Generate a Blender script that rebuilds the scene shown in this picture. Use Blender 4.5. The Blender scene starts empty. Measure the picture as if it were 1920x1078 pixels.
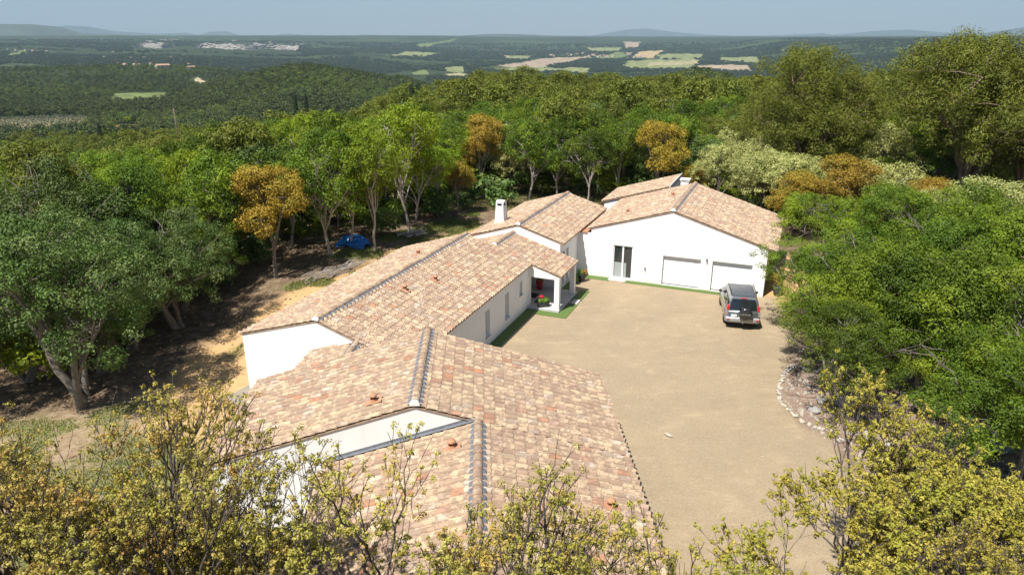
import bpy, math, random
import numpy as np
from mathutils import Vector, Matrix
R = math.radians
C = bpy.context.scene.collection
scene = bpy.context.scene

# ---------------------------------------------------------------- camera
F_PX, HORIZON, CAMH = 1310.0, 66.0, 15.5
PITCH = math.atan((539 - HORIZON) / F_PX)
cam = bpy.data.cameras.new('camera'); camo = bpy.data.objects.new('camera', cam); C.objects.link(camo)
cam.sensor_width = 36; cam.lens = F_PX / 1920 * 36
cam.clip_start = 0.3; cam.clip_end = 90000
camo.location = (0, 0, CAMH); camo.rotation_euler = (math.pi / 2 - PITCH, 0, 0)
scene.camera = camo

# ---------------------------------------------------------------- world and sun
SUN = Vector((-0.765, -0.90, 2.12)).normalized()
w = bpy.data.worlds.new("World"); scene.world = w; w.use_nodes = True
nt = w.node_tree; bg = nt.nodes['Background']
sky = nt.nodes.new('ShaderNodeTexSky'); sky.sky_type = 'NISHITA'; sky.sun_disc = False
sky.sun_elevation = math.asin(SUN.z); sky.sun_rotation = math.atan2(SUN.x, SUN.y)
sky.altitude = 300; sky.air_density = 1.0; sky.dust_density = 0.25; sky.ozone_density = 1.0
nt.links.new(sky.outputs[0], bg.inputs['Color']); bg.inputs['Strength'].default_value = 0.057
sl = bpy.data.lights.new('sun', 'SUN'); sl.energy = 4.4; sl.angle = R(0.55); sl.color = (1, 0.955, 0.89)
so = bpy.data.objects.new('sun', sl); C.objects.link(so)
so.rotation_euler = SUN.to_track_quat('Z', 'Y').to_euler(); so.location = (0, 0, 60)
scene.view_settings.view_transform = 'Standard'; scene.view_settings.look = 'None'
scene.view_settings.gamma = 1; scene.view_settings.exposure = 0.86
scene.cycles.volume_bounces = 0
scene.cycles.max_bounces = 6; scene.cycles.transmission_bounces = 4; scene.cycles.diffuse_bounces = 3
scene.cycles.transparent_max_bounces = 8

# ---------------------------------------------------------------- helpers
def props(o, label=None, cat=None, group=None, kind=None):
    if label: o['label'] = label
    if cat: o['category'] = cat
    if group: o['group'] = group
    if kind: o['kind'] = kind
    return o

def link(o, parent=None):
    C.objects.link(o)
    if parent is not None: o.parent = parent
    return o

def empty(name, loc=(0, 0, 0), rz=0, label=None, cat=None, group=None):
    o = bpy.data.objects.new(name, None); o.location = loc; o.rotation_euler = (0, 0, rz)
    o.empty_display_size = 0.3
    C.objects.link(o); return props(o, label, cat, group)

class MB:
    """collects faces, builds one mesh"""
    def __init__(s): s.v = []; s.f = []; s.m = []; s.n = 0; s.sm = []
    def add(s, verts, faces, mi=0, smooth=False):
        verts = [tuple(map(float, p)) for p in verts]
        s.v += verts; s.f += [tuple(i + s.n for i in f) for f in faces]
        s.m += [mi] * len(faces); s.sm += [smooth] * len(faces); s.n += len(verts); return s
    def box(s, x0, x1, y0, y1, z0, z1, mi=0, fr=None):
        p = [(x0, y0, z0), (x1, y0, z0), (x1, y1, z0), (x0, y1, z0), (x0, y0, z1), (x1, y0, z1), (x1, y1, z1), (x0, y1, z1)]
        if fr: p = [fr(*q) for q in p]
        return s.add(p, [(0, 3, 2, 1), (4, 5, 6, 7), (0, 1, 5, 4), (1, 2, 6, 5), (2, 3, 7, 6), (3, 0, 4, 7)], mi)
    def tube(s, pts, rad, n=8, mi=0, caps=True, smooth=True):
        pts = [Vector(p) for p in pts]; rs = rad if isinstance(rad, (list, tuple)) else [rad] * len(pts)
        rings = []; prev = None
        for i, p in enumerate(pts):
            d = (pts[min(i + 1, len(pts) - 1)] - pts[max(i - 1, 0)]).normalized()
            a = prev - d * prev.dot(d) if prev is not None else d.orthogonal()
            if a.length < 1e-5: a = d.orthogonal()
            a.normalize(); prev = a; b = d.cross(a)
            rings.append([p + (a * math.cos(2 * math.pi * k / n) + b * math.sin(2 * math.pi * k / n)) * rs[i] for k in range(n)])
        v = [q for r in rings for q in r]; f = []
        for i in range(len(pts) - 1):
            for k in range(n):
                k2 = (k + 1) % n; f.append((i * n + k, i * n + k2, (i + 1) * n + k2, (i + 1) * n + k))
        if caps: f.append(tuple(range(n - 1, -1, -1))); f.append(tuple((len(pts) - 1) * n + k for k in range(n)))
        return s.add(v, f, mi, smooth)
    def lathe(s, prof, c=(0, 0, 0), n=20, mi=0, axis='z', smooth=True):
        v = []; f = []
        for r, z in prof:
            for k in range(n):
                a = 2 * math.pi * k / n; x, y = r * math.cos(a), r * math.sin(a)
                if axis == 'z': q = (x, y, z)
                elif axis == 'x': q = (z, x, y)
                else: q = (x, z, y)
                v.append((q[0] + c[0], q[1] + c[1], q[2] + c[2]))
        for i in range(len(prof) - 1):
            for k in range(n):
                k2 = (k + 1) % n; f.append((i * n + k, i * n + k2, (i + 1) * n + k2, (i + 1) * n + k))
        return s.add(v, f, mi, smooth)
    def build(s, name, mats, parent=None, loc=None, bevel=0, recalc=True):
        me = bpy.data.meshes.new(name); me.from_pydata(s.v, [], s.f)
        if not isinstance(mats, (list, tuple)): mats = [mats]
        for m in mats: me.materials.append(m)
        me.polygons.foreach_set('material_index', s.m); me.polygons.foreach_set('use_smooth', s.sm)
        if recalc:
            import bmesh
            bm = bmesh.new(); bm.from_mesh(me); bmesh.ops.recalc_face_normals(bm, faces=bm.faces); bm.to_mesh(me); bm.free()
        me.update()
        o = bpy.data.objects.new(name, me); link(o, parent)
        if loc: o.location = loc
        if bevel:
            b = o.modifiers.new('bevel', 'BEVEL'); b.width = bevel; b.segments = 2; b.limit_method = 'ANGLE'; b.angle_limit = R(35)
        return o

def np_mesh(name, V, Q, mats, col=None, smooth=False, mi=None, attr='Col'):
    """fast mesh from numpy: V (n,3), Q (m,k) uniform polys"""
    me = bpy.data.meshes.new(name); V = np.asarray(V, np.float32); Q = np.asarray(Q, np.int32)
    k = Q.shape[1]
    me.vertices.add(len(V)); me.vertices.foreach_set('co', V.ravel())
    me.loops.add(Q.size); me.loops.foreach_set('vertex_index', Q.ravel())
    me.polygons.add(len(Q)); me.polygons.foreach_set('loop_start', np.arange(len(Q), dtype=np.int32) * k)
    me.polygons.foreach_set('loop_total', np.full(len(Q), k, np.int32))
    if mi is not None: me.polygons.foreach_set('material_index', np.asarray(mi, np.int32))
    me.polygons.foreach_set('use_smooth', np.full(len(Q), smooth))
    if not isinstance(mats, (list, tuple)): mats = [mats]
    for m in mats: me.materials.append(m)
    if col is not None:
        a = me.color_attributes.new(attr, 'FLOAT_COLOR', 'POINT'); c = np.ones((len(V), 4), np.float32)
        col = np.asarray(col); c[:, :col.shape[1]] = col; a.data.foreach_set('color', c.ravel())
    me.update(calc_edges=True)
    return me

def np_obj(name, me, parent=None): return link(bpy.data.objects.new(name, me), parent)

# ---------------------------------------------------------------- materials
def mat(name):
    m = bpy.data.materials.new(name); m.use_nodes = True
    t = m.node_tree; b = t.nodes['Principled BSDF']; return m, t, b

def N(t, kind, **kw):
    n = t.nodes.new(kind)
    for k, v in kw.items():
        if k in n.inputs.keys(): n.inputs[k].default_value = v
        else: setattr(n, k, v)
    return n

def ramp(t, fac, stops):
    r = t.nodes.new('ShaderNodeValToRGB'); e = r.color_ramp.elements
    while len(e) < len(stops): e.new(0.5)
    for i, (p, c) in enumerate(stops):
        e[i].position = p; e[i].color = (*c, 1) if len(c) == 3 else c
    t.links.new(fac, r.inputs[0]); return r.outputs[0]

def mixc(t, fac, a, b, mode='MIX'):
    m = t.nodes.new('ShaderNodeMix'); m.data_type = 'RGBA'; m.blend_type = mode
    for s, i in ((fac, 0), (a, 6), (b, 7)):
        if hasattr(s, 'links'): t.links.new(s, m.inputs[i])
        else: m.inputs[i].default_value = s if i == 0 else ((*s, 1) if len(s) == 3 else s)
    return m.outputs[2]

def noise(t, scale, detail=4, rough=0.55, coord=None, dist=0):
    n = t.nodes.new('ShaderNodeTexNoise'); n.inputs['Scale'].default_value = scale
    n.inputs['Detail'].default_value = detail; n.inputs['Roughness'].default_value = rough; n.inputs['Distortion'].default_value = dist
    if coord is None:
        g = t.nodes.new('ShaderNodeNewGeometry'); coord = g.outputs['Position']
    t.links.new(coord, n.inputs['Vector']); return n.outputs['Fac']

def bump(t, b, h, strength, dist=0.02):
    n = t.nodes.new('ShaderNodeBump'); n.inputs['Strength'].default_value = strength; n.inputs['Distance'].default_value = dist
    t.links.new(h, n.inputs['Height']); t.links.new(n.outputs[0], b.inputs['Normal'])

def simple(name, col, rough=0.6, metal=0, nscale=None, var=0.15, bumps=0, coat=0, objc=True):
    m, t, b = mat(name); b.inputs['Roughness'].default_value = rough; b.inputs['Metallic'].default_value = metal
    b.inputs['Base Color'].default_value = (*col, 1)
    if coat: b.inputs['Coat Weight'].default_value = coat; b.inputs['Coat Roughness'].default_value = 0.08
    if nscale:
        co = None
        if objc: co = t.nodes.new('ShaderNodeTexCoord').outputs['Object']
        n = noise(t, nscale, coord=co)
        c = ramp(t, n, [(0.3, tuple(x * (1 - var) for x in col)), (0.7, tuple(min(1, x * (1 + var)) for x in col))])
        t.links.new(c, b.inputs['Base Color'])
        if bumps: bump(t, b, n, bumps)
    return m

def m_plaster():
    m, t, b = mat('white_render'); b.inputs['Roughness'].default_value = 0.9
    n1 = noise(t, 0.6, 5); n2 = noise(t, 60, 2)
    t.links.new(ramp(t, n1, [(0.3, (0.84, 0.82, 0.79)), (0.7, (0.90, 0.885, 0.86))]), b.inputs['Base Color'])
    g = t.nodes.new('ShaderNodeNewGeometry'); mp = t.nodes.new('ShaderNodeMapping'); mp.inputs['Scale'].default_value = (5, 5, .35); t.links.new(g.outputs['Position'], mp.inputs[0])
    stn = noise(t, 1.3, 4, .65, mp.outputs[0]); sx = t.nodes.new('ShaderNodeSeparateXYZ'); t.links.new(g.outputs['Position'], sx.inputs[0])
    low = t.nodes.new('ShaderNodeMapRange'); low.inputs[1].default_value = 0.0; low.inputs[2].default_value = 0.5; low.inputs[3].default_value = 0.5; low.inputs[4].default_value = 0.0; t.links.new(sx.outputs[2], low.inputs[0])
    ml = t.nodes.new('ShaderNodeMath'); ml.operation = 'MULTIPLY'; t.links.new(low.outputs[0], ml.inputs[0]); t.links.new(stn, ml.inputs[1])
    base = b.inputs['Base Color'].links[0].from_socket
    c1 = mixc(t, ramp(t, stn, [(0.5, (0, 0, 0)), (0.8, (.35, .35, .35))]), base, (0.66, 0.62, 0.56)); c2 = mixc(t, ml.outputs[0], c1, (0.48, 0.38, 0.26)); t.links.new(c2, b.inputs['Base Color'])
    bump(t, b, n2, 0.25, 0.01); return m

def m_tile():
    m, t, b = mat('clay_tile'); b.inputs['Roughness'].default_value = 0.85
    a = t.nodes.new('ShaderNodeVertexColor'); a.layer_name = 'Col'
    sep = t.nodes.new('ShaderNodeSeparateColor'); t.links.new(a.outputs['Color'], sep.inputs[0])
    base = ramp(t, sep.outputs[0], [(0.0, (0.50, 0.385, 0.25)), (0.35, (0.465, 0.345, 0.225)), (0.64, (0.42, 0.30, 0.198)), (0.82, (0.36, 0.245, 0.168)), (0.90, (0.49, 0.41, 0.315)), (0.962, (0.39, 0.245, 0.17)), (0.991, (0.41, 0.20, 0.11))])
    # slip-fired smudges: follow each tile's own offset
    g = t.nodes.new('ShaderNodeNewGeometry')
    off = t.nodes.new('ShaderNodeVectorMath'); off.operation = 'MULTIPLY_ADD'
    t.links.new(a.outputs['Color'], off.inputs[0]); off.inputs[1].default_value = (7, 7, 7); t.links.new(g.outputs['Position'], off.inputs[2])
    n = noise(t, 4.6, 3, 0.6, off.outputs[0]); n2 = noise(t, 3.0, 4, 0.65)
    s = t.nodes.new('ShaderNodeMath'); s.operation = 'ADD'; t.links.new(n, s.inputs[0]); t.links.new(n2, s.inputs[1])
    k = ramp(t, s.outputs[0], [(0.96, (0, 0, 0)), (1.12, (1, 1, 1))])
    k2 = t.nodes.new('ShaderNodeMath'); k2.operation = 'MULTIPLY'; t.links.new(k, k2.inputs[0]); k2.inputs[1].default_value = 0.60
    c = mixc(t, k2.outputs[0], base, (0.21, 0.14, 0.10))
    t.links.new(c, b.inputs['Base Color'])
    bump(t, b, noise(t, 40, 3), 0.3, 0.008); return m

def m_leaf(name, ca, cb, trans=0.35, vari=0.25, spec=0.25, patch=None, patch_scale=0.5):
    m = bpy.data.materials.new(name); m.use_nodes = True; t = m.node_tree; t.nodes.clear()
    out = t.nodes.new('ShaderNodeOutputMaterial')
    a = t.nodes.new('ShaderNodeVertexColor'); a.layer_name = 'Col'
    sep = t.nodes.new('ShaderNodeSeparateColor'); t.links.new(a.outputs['Color'], sep.inputs[0])
    c = mixc(t, sep.outputs[0], ca, cb)
    if patch:
        nn = noise(t, patch_scale, 2, 0.5); kk = ramp(t, nn, [(0.5, (0, 0, 0)), (0.6, (1, 1, 1))])
        c = mixc(t, kk, c, patch)
    oi = t.nodes.new('ShaderNodeObjectInfo')
    hs = t.nodes.new('ShaderNodeHueSaturation')
    mr = t.nodes.new('ShaderNodeMapRange'); mr.inputs[3].default_value = 1 - vari; mr.inputs[4].default_value = 1 + vari
    t.links.new(oi.outputs['Random'], mr.inputs[0]); t.links.new(mr.outputs[0], hs.inputs['Value'])
    m2 = t.nodes.new('ShaderNodeMath'); m2.operation = 'MULTIPLY_ADD'; m2.inputs[1].default_value = 7.31; m2.inputs[2].default_value = 0
    t.links.new(oi.outputs['Random'], m2.inputs[0])
    fr = t.nodes.new('ShaderNodeMath'); fr.operation = 'FRACT'; t.links.new(m2.outputs[0], fr.inputs[0])
    mh = t.nodes.new('ShaderNodeMapRange'); mh.inputs[3].default_value = 0.488; mh.inputs[4].default_value = 0.508
    t.links.new(fr.outputs[0], mh.inputs[0]); t.links.new(mh.outputs[0], hs.inputs['Hue'])
    t.links.new(c, hs.inputs['Color'])
    d = t.nodes.new('ShaderNodeBsdfDiffuse'); tr = t.nodes.new('ShaderNodeBsdfTranslucent'); gl = t.nodes.new('ShaderNodeBsdfGlossy')
    gl.inputs['Roughness'].default_value = 0.6; gl.inputs['Color'].default_value = (0.7, 0.75, 0.75, 1)
    t.links.new(hs.outputs[0], d.inputs[0])
    ty = mixc(t, 1.0, hs.outputs[0], (1.15, 1.1, 0.5), 'MULTIPLY'); t.links.new(ty, tr.inputs[0])
    mx = t.nodes.new('ShaderNodeMixShader'); mx.inputs[0].default_value = trans
    t.links.new(d.outputs[0], mx.inputs[1]); t.links.new(tr.outputs[0], mx.inputs[2])
    my = t.nodes.new('ShaderNodeMixShader'); my.inputs[0].default_value = 0.02 * spec / 0.25
    t.links.new(mx.outputs[0], my.inputs[1]); t.links.new(gl.outputs[0], my.inputs[2])
    t.links.new(my.outputs[0], out.inputs[0]); return m

def m_bark(name, c1, c2):
    m, t, b = mat(name); b.inputs['Roughness'].default_value = 0.95
    co = t.nodes.new('ShaderNodeTexCoord').outputs['Object']
    n = noise(t, 5, 6, 0.7, co); t.links.new(ramp(t, n, [(0.3, c1), (0.7, c2)]), b.inputs['Base Color'])
    bump(t, b, n, 0.8, 0.05); return m

def m_glass(name, col=(0.05, 0.06, 0.065)):
    m, t, b = mat(name); b.inputs['Base Color'].default_value = (*col, 1); b.inputs['Roughness'].default_value = 0.04
    b.inputs['Specular IOR Level'].default_value = 0.9; b.inputs['IOR'].default_value = 1.5; return m

PL = m_plaster(); TILE = m_tile()
ZINC = simple('lead_flashing', (0.155, 0.168, 0.19), 0.55, 0.2, 8, 0.2)
TERRACOTTA = simple('terracotta', (0.42, 0.21, 0.12), 0.8, 0, 15, 0.2)
MORTAR = simple('lime_mortar', (0.62, 0.57, 0.5), 0.95, 0, 20, 0.12, 0.3)
WHITEPVC = simple('white_frame', (0.8, 0.8, 0.79), 0.35)
GLASS = m_glass('window_glass')
DARK = simple('dark_metal', (0.02, 0.02, 0.022), 0.45)
GREY = simple('grey_metal', (0.28, 0.29, 0.3), 0.4, 0.5)
SHUT = simple('white_shutter', (0.78, 0.78, 0.77), 0.4)
CONC = simple('pale_concrete', (0.5, 0.48, 0.45), 0.85, 0, 8, 0.1, 0.2)
SHUTGREY = simple('grey_shutter', (0.42, 0.43, 0.44), 0.5)
BARK = m_bark('oak_bark', (0.10, 0.085, 0.07), (0.23, 0.2, 0.165))
BARKD = m_bark('dark_twig_bark', (0.045, 0.035, 0.03), (0.13, 0.105, 0.085))
BARKP = m_bark('pine_bark', (0.13, 0.09, 0.065), (0.26, 0.19, 0.14))
BARKG = m_bark('dead_wood', (0.24, 0.21, 0.18), (0.42, 0.38, 0.33))
L_OAK = m_leaf('oak_leaf', (0.04, 0.078, 0.008), (0.165, 0.25, 0.022), 0.38, 0.24, 0.2, (0.21, 0.285, 0.022), 0.42)
L_OAKY = m_leaf('young_oak_leaf', (0.10, 0.165, 0.009), (0.32, 0.41, 0.022), 0.38, 0.15)
L_DARK = m_leaf('holm_oak_leaf', (0.032, 0.065, 0.011), (0.125, 0.20, 0.042), 0.22, 0.22, 0.25, (0.145, 0.195, 0.06), 0.5)
L_GOLD = m_leaf('golden_leaf', (0.17, 0.125, 0.014), (0.47, 0.335, 0.045), 0.22, 0.12, 0.2, (0.30, 0.24, 0.03), 0.55)
L_PALE = m_leaf('flowering_oak_leaf', (0.19, 0.225, 0.05), (0.56, 0.56, 0.22), 0.22, 0.12)
L_PINE = m_leaf('pine_needle', (0.05, 0.073, 0.009), (0.21, 0.232, 0.03), 0.2, 0.14)
L_FORE = m_leaf('budding_oak_leaf', (0.24, 0.225, 0.035), (0.60, 0.54, 0.13), 0.32, 0.06, 0.25, (0.50, 0.36, 0.09), 0.9)
L_FORE2 = m_leaf('budding_gold_leaf', (0.21, 0.205, 0.025), (0.56, 0.47, 0.085), 0.3, 0.06, 0.25, (0.36, 0.36, 0.05), 0.7)
L_OLIVE = m_leaf('olive_leaf', (0.13, 0.15, 0.09), (0.24, 0.26, 0.17), 0.1, 0.1)
L_HILL = m_leaf('hill_wood_leaf', (0.045, 0.07, 0.016), (0.15, 0.19, 0.045), 0.2, 0.25)
L_HILL2 = m_leaf('hill_pine_leaf', (0.035, 0.052, 0.018), (0.11, 0.135, 0.04), 0.15, 0.2)
L_FAR = m_leaf('far_wood_leaf', (0.018, 0.03, 0.014), (0.05, 0.072, 0.03), 0.1, 0.2)
L_CYP = m_leaf('cypress_leaf', (0.014, 0.03, 0.012), (0.04, 0.065, 0.025), 0.1, 0.1)
L_CEDAR = m_leaf('blue_cedar_leaf', (0.07, 0.11, 0.10), (0.15, 0.2, 0.19), 0.1, 0.1)

# ---------------------------------------------------------------- frames of the house
def frame(deg):
    t = R(deg); c, s = math.cos(t), math.sin(t)
    def f(u, v, z=0): return (u * c + v * s, u * s - v * c, z)
    f.u = (c, s); f.v = (s, -c); return f
T1, T2, T3 = frame(67.8), frame(92.3), frame(84.0)

def uvw(fr, x, y): return (x * fr.u[0] + y * fr.u[1], x * fr.v[0] + y * fr.v[1])

# ---------------------------------------------------------------- terrain
rng = np.random.default_rng(7)
def vnoise(x, y, seed=0):
    xi = np.floor(x).astype(np.int64); yi = np.floor(y).astype(np.int64); fx = x - xi; fy = y - yi
    def h(a, b):
        n = (a * 374761393 + b * 668265263 + seed * 974634777) & 0xffffffff
        n = ((n ^ (n >> 13)) * 1274126177) & 0xffffffff; return ((n ^ (n >> 16)) & 0xffff) / 65535.0
    sx = fx * fx * (3 - 2 * fx); sy = fy * fy * (3 - 2 * fy)
    return (h(xi, yi) * (1 - sx) + h(xi + 1, yi) * sx) * (1 - sy) + (h(xi, yi + 1) * (1 - sx) + h(xi + 1, yi + 1) * sx) * sy
def fbm(x, y, o=4, seed=0):
    s = 0; a = 0.5
    for i in range(o): s = s + a * vnoise(x * 2 ** i, y * 2 ** i, seed + i); a *= 0.5
    return s / (1 - 0.5 ** o)

PR = np.array([0, 55, 80, 100, 130, 180, 260, 400, 600, 800, 1100, 1500, 2000, 2800, 3500, 4500, 5500, 7000, 8500, 10000, 12000, 40000.])
PA = {
 -36: [0, -1, -5, -9, -13, -18, -27, -40, -58, -66, -73, -74, -62, -95, -110, -98, -72, -50, -28, -3, 0, 0],
 -26: [0, -1, -4, -7, -11, -16, -24, -40, -58, -66, -72, -73, -60, -95, -110, -98, -80, -60, -30, -5, 0, 0],
 -15: [0, 0, -2, -4, -6, -13, -28, -45, -55, -46, -34, -85, -105, -130, -135, -125, -110, -85, -50, -8, 0, 0],
 -8:  [0, 0, -1, -3, -4, -7, -12, -32, -62, -60, -52, -100, -130, -150, -155, -150, -138, -110, -68, -14, 0, 0],
 0:   [0, 0, -1, -2, -3, -4, -6, -28, -75, -105, -135, -145, -150, -155, -158, -156, -152, -132, -80, -28, -20, -20],
 8:   [0, 0, -1, -2, -3, -5, -8, -26, -45, -62, -110, -140, -150, -155, -158, -156, -152, -132, -80, -28, -20, -20],
 15:  [0, 0, -1, -2, -3, -5, -9, -17, -20, -30, -90, -135, -150, -155, -158, -152, -140, -110, -60, -28, -20, -20],
 21:  [0, 0, -1, -2, -3, -5, -8, -17, -34, -60, -110, -135, -148, -150, -150, -110, -60, -30, -24, -22, -20, -20],
 28:  [0, 0, -1, -2, -3, -4, -6, -12, -34, -60, -110, -135, -145, -148, -140, -75, -25, -20, -18, -12, -10, -10],
 36:  [0, 0, -1, -2, -3, -4, -6, -12, -34, -60, -110, -135, -145, -148, -138, -65, -14, -8, -4, 0, 0, 0]}
PAk = np.array(sorted(PA)); PAz = np.array([PA[k] for k in PAk], float)
FLAT_R = 55.0
def terrain_z(x, y):
    x = np.asarray(x, float); y = np.asarray(y, float)
    r = np.hypot(x, y); a = np.degrees(np.arctan2(x, np.maximum(y, 1e-3))); a = np.clip(a, -36, 36)
    a = a + (fbm(x / 700, y / 700, 2, 3) - 0.5) * 5 * np.clip((r - 300) / 500, 0, 1); a = np.clip(a, -36, 36)
    j = np.clip(np.searchsorted(PAk, a, side='right') - 1, 0, len(PAk) - 2)
    fa = (a - PAk[j]) / (PAk[j + 1] - PAk[j]); fa = fa * fa * (3 - 2 * fa)
    lr = np.log(r + 30); LK = np.log(PR + 30)
    i = np.clip(np.searchsorted(LK, lr, side='right') - 1, 0, len(PR) - 2); fi = np.clip((lr - LK[i]) / (LK[i + 1] - LK[i]), 0, 1); fi = fi * fi * (3 - 2 * fi)
    z = (PAz[j, i] * (1 - fi) + PAz[j, i + 1] * fi) * (1 - fa) + (PAz[j + 1, i] * (1 - fi) + PAz[j + 1, i + 1] * fi) * fa
    amp = np.clip((r - 200) / 1500, 0, 1) * 10 + np.clip((r - 2500) / 4000, 0, 1) * 12
    z = z + (fbm(x / 420, y / 420, 3, 11) - 0.5) * amp
    return z

def pix_ray(px, py):
    X = (px - 960) / F_PX; Y = -(py - 539) / F_PX; c, s = math.cos(PITCH), math.sin(PITCH)
    return np.array([X, c + Y * s, -s + Y * c])
def ground_at(px, py, z=0.0):
    r = pix_ray(px, py); t = (z - CAMH) / r[2]; return (r[0] * t, r[1] * t)

# building footprint and yard polygons (world x,y)
def poly_mask(x, y, poly):
    inside = np.zeros(x.shape, bool); n = len(poly)
    for i in range(n):
        x1, y1 = poly[i]; x2, y2 = poly[(i + 1) % n]
        c = ((y1 > y) != (y2 > y)) & (x < (x2 - x1) * (y - y1) / (y2 - y1 + 1e-12) + x1); inside ^= c
    return inside
def poly_dist(x, y, poly):
    d = np.full(x.shape, 1e9); n = len(poly)
    for i in range(n):
        x1, y1 = poly[i]; x2, y2 = poly[(i + 1) % n]; dx, dy = x2 - x1, y2 - y1
        t = np.clip(((x - x1) * dx + (y - y1) * dy) / (dx * dx + dy * dy), 0, 1)
        d = np.minimum(d, np.hypot(x - x1 - t * dx, y - y1 - t * dy))
    return np.where(poly_mask(x, y, poly), -d, d)

court = [T1(20, -14)[:2], T1(44.0, -14)[:2], T1(44.0, -0.9)[:2], ground_at(1450, 556), ground_at(1492, 600), ground_at(1490, 655), ground_at(1470, 700),
         ground_at(1462, 740), ground_at(1500, 795), ground_at(1560, 830), ground_at(1620, 900), ground_at(1700, 1000), (10, 12), (4, 8), (-2, 10)]
sand = [ground_at(*p) for p in [(270, 770), (295, 700), (370, 630), (470, 572), (620, 515), (770, 455), (880, 432), (980, 400), (1060, 380)]] + \
       [T1(46, -18)[:2], T1(30, -20)[:2], T2(18, -6)[:2], ground_at(400, 830)]
sand2 = [T1(42.0, -0.9)[:2], T1(54, -0.9)[:2], T1(55, 1.5)[:2], T1(47, 2.4)[:2], ground_at(1560, 560), ground_at(1478, 566)]
soil = [ground_at(*p) for p in [(1492, 655), (1560, 640), (1700, 700), (1900, 860), (1990, 960), (1990, 1100), (1800, 1200), (1640, 900), (1560, 830), (1500, 795), (1460, 740), (1470, 690)]]
house_outline = [T1(22, -22.6)[:2], T1(37, -22.6)[:2], T1(40, -19.6)[:2], T1(59, -19.4)[:2], T1(59, -0.9)[:2], T1(44, -0.9)[:2], T1(44, -13)[:2], T1(24, -13.9)[:2], T2(24.6, 4.3)[:2], T2(4, 4.3)[:2], T2(4, -8.6)[:2], T2(24, -8.6)[:2]]

# near ground: fine grid
gx = np.arange(-46, 46.01, 0.25); gy = np.arange(3, 80.01, 0.25)
X, Y = np.meshgrid(gx, gy); nx, ny = len(gx), len(gy)
def near_z(x, y):
    dc = np.minimum(poly_dist(x, y, court), poly_dist(x, y, house_outline))
    k = np.clip(dc / 4.0, 0, 1)
    return terrain_z(x, y) + k * ((fbm(x / 2.2, y / 2.2, 4, 5) - 0.5) * 0.22 + (fbm(x / 9, y / 9, 2, 9) - 0.5) * 0.3)
Z = near_z(X, Y)
def ss(d, a, b): t = np.clip((d - a) / (b - a), 0, 1); return t * t * (3 - 2 * t)
wob = (fbm(X / 1.3, Y / 1.3, 4, 21) - 0.5) * 1.5
m_grav = 1 - ss(poly_dist(X, Y, court) + wob * 0.35, -0.3, 0.35)
m_sand = 1 - ss(poly_dist(X, Y, sand) + wob * 1.2, -0.8, 0.9)
m_sand = np.maximum(m_sand, 1 - ss(poly_dist(X, Y, sand2) + wob * 0.5, -0.5, 0.6))
m_soil = 1 - ss(poly_dist(X, Y, soil) + wob * .6, -0.3, 0.6)
yard_left = [(-40, 4), (-40, 24), ground_at(0, 760), ground_at(160, 740), ground_at(330, 700), ground_at(360, 800), (-9, 14), (-8, 4)]
strip = [ground_at(*p) for p in [(430, 640), (520, 540), (640, 470), (900, 385), (900, 425), (700, 490), (540, 575)]]
m_gr = (1 - ss(poly_dist(X, Y, yard_left) + wob, -0.8, 1.2)) * ss(fbm(X / 1.7, Y / 1.5, 4, 31), 0.34, 0.60)
m_gr = np.maximum(m_gr, 0.8 * (1 - ss(poly_dist(X, Y, strip) + wob, -0.4, 0.8)) * ss(fbm(X / 2.2, Y / 2.2, 4, 41), 0.5, 0.62))
m_gr = np.maximum(m_gr, ss(Y + wob, 76, 80) * 0.7)
m_yard = 1 - ss(poly_dist(X, Y, yard_left) + wob, -0.8, 1.5)
colr = np.stack([m_grav, np.maximum(m_sand, 0), m_gr], -1).reshape(-1, 3)
col2 = np.stack([m_soil, m_yard, m_yard * 0], -1).reshape(-1, 3)
idx = np.arange(nx * ny).reshape(ny, nx)
Q = np.stack([idx[:-1, :-1], idx[:-1, 1:], idx[1:, 1:], idx[1:, :-1]], -1).reshape(-1, 4)

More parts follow.
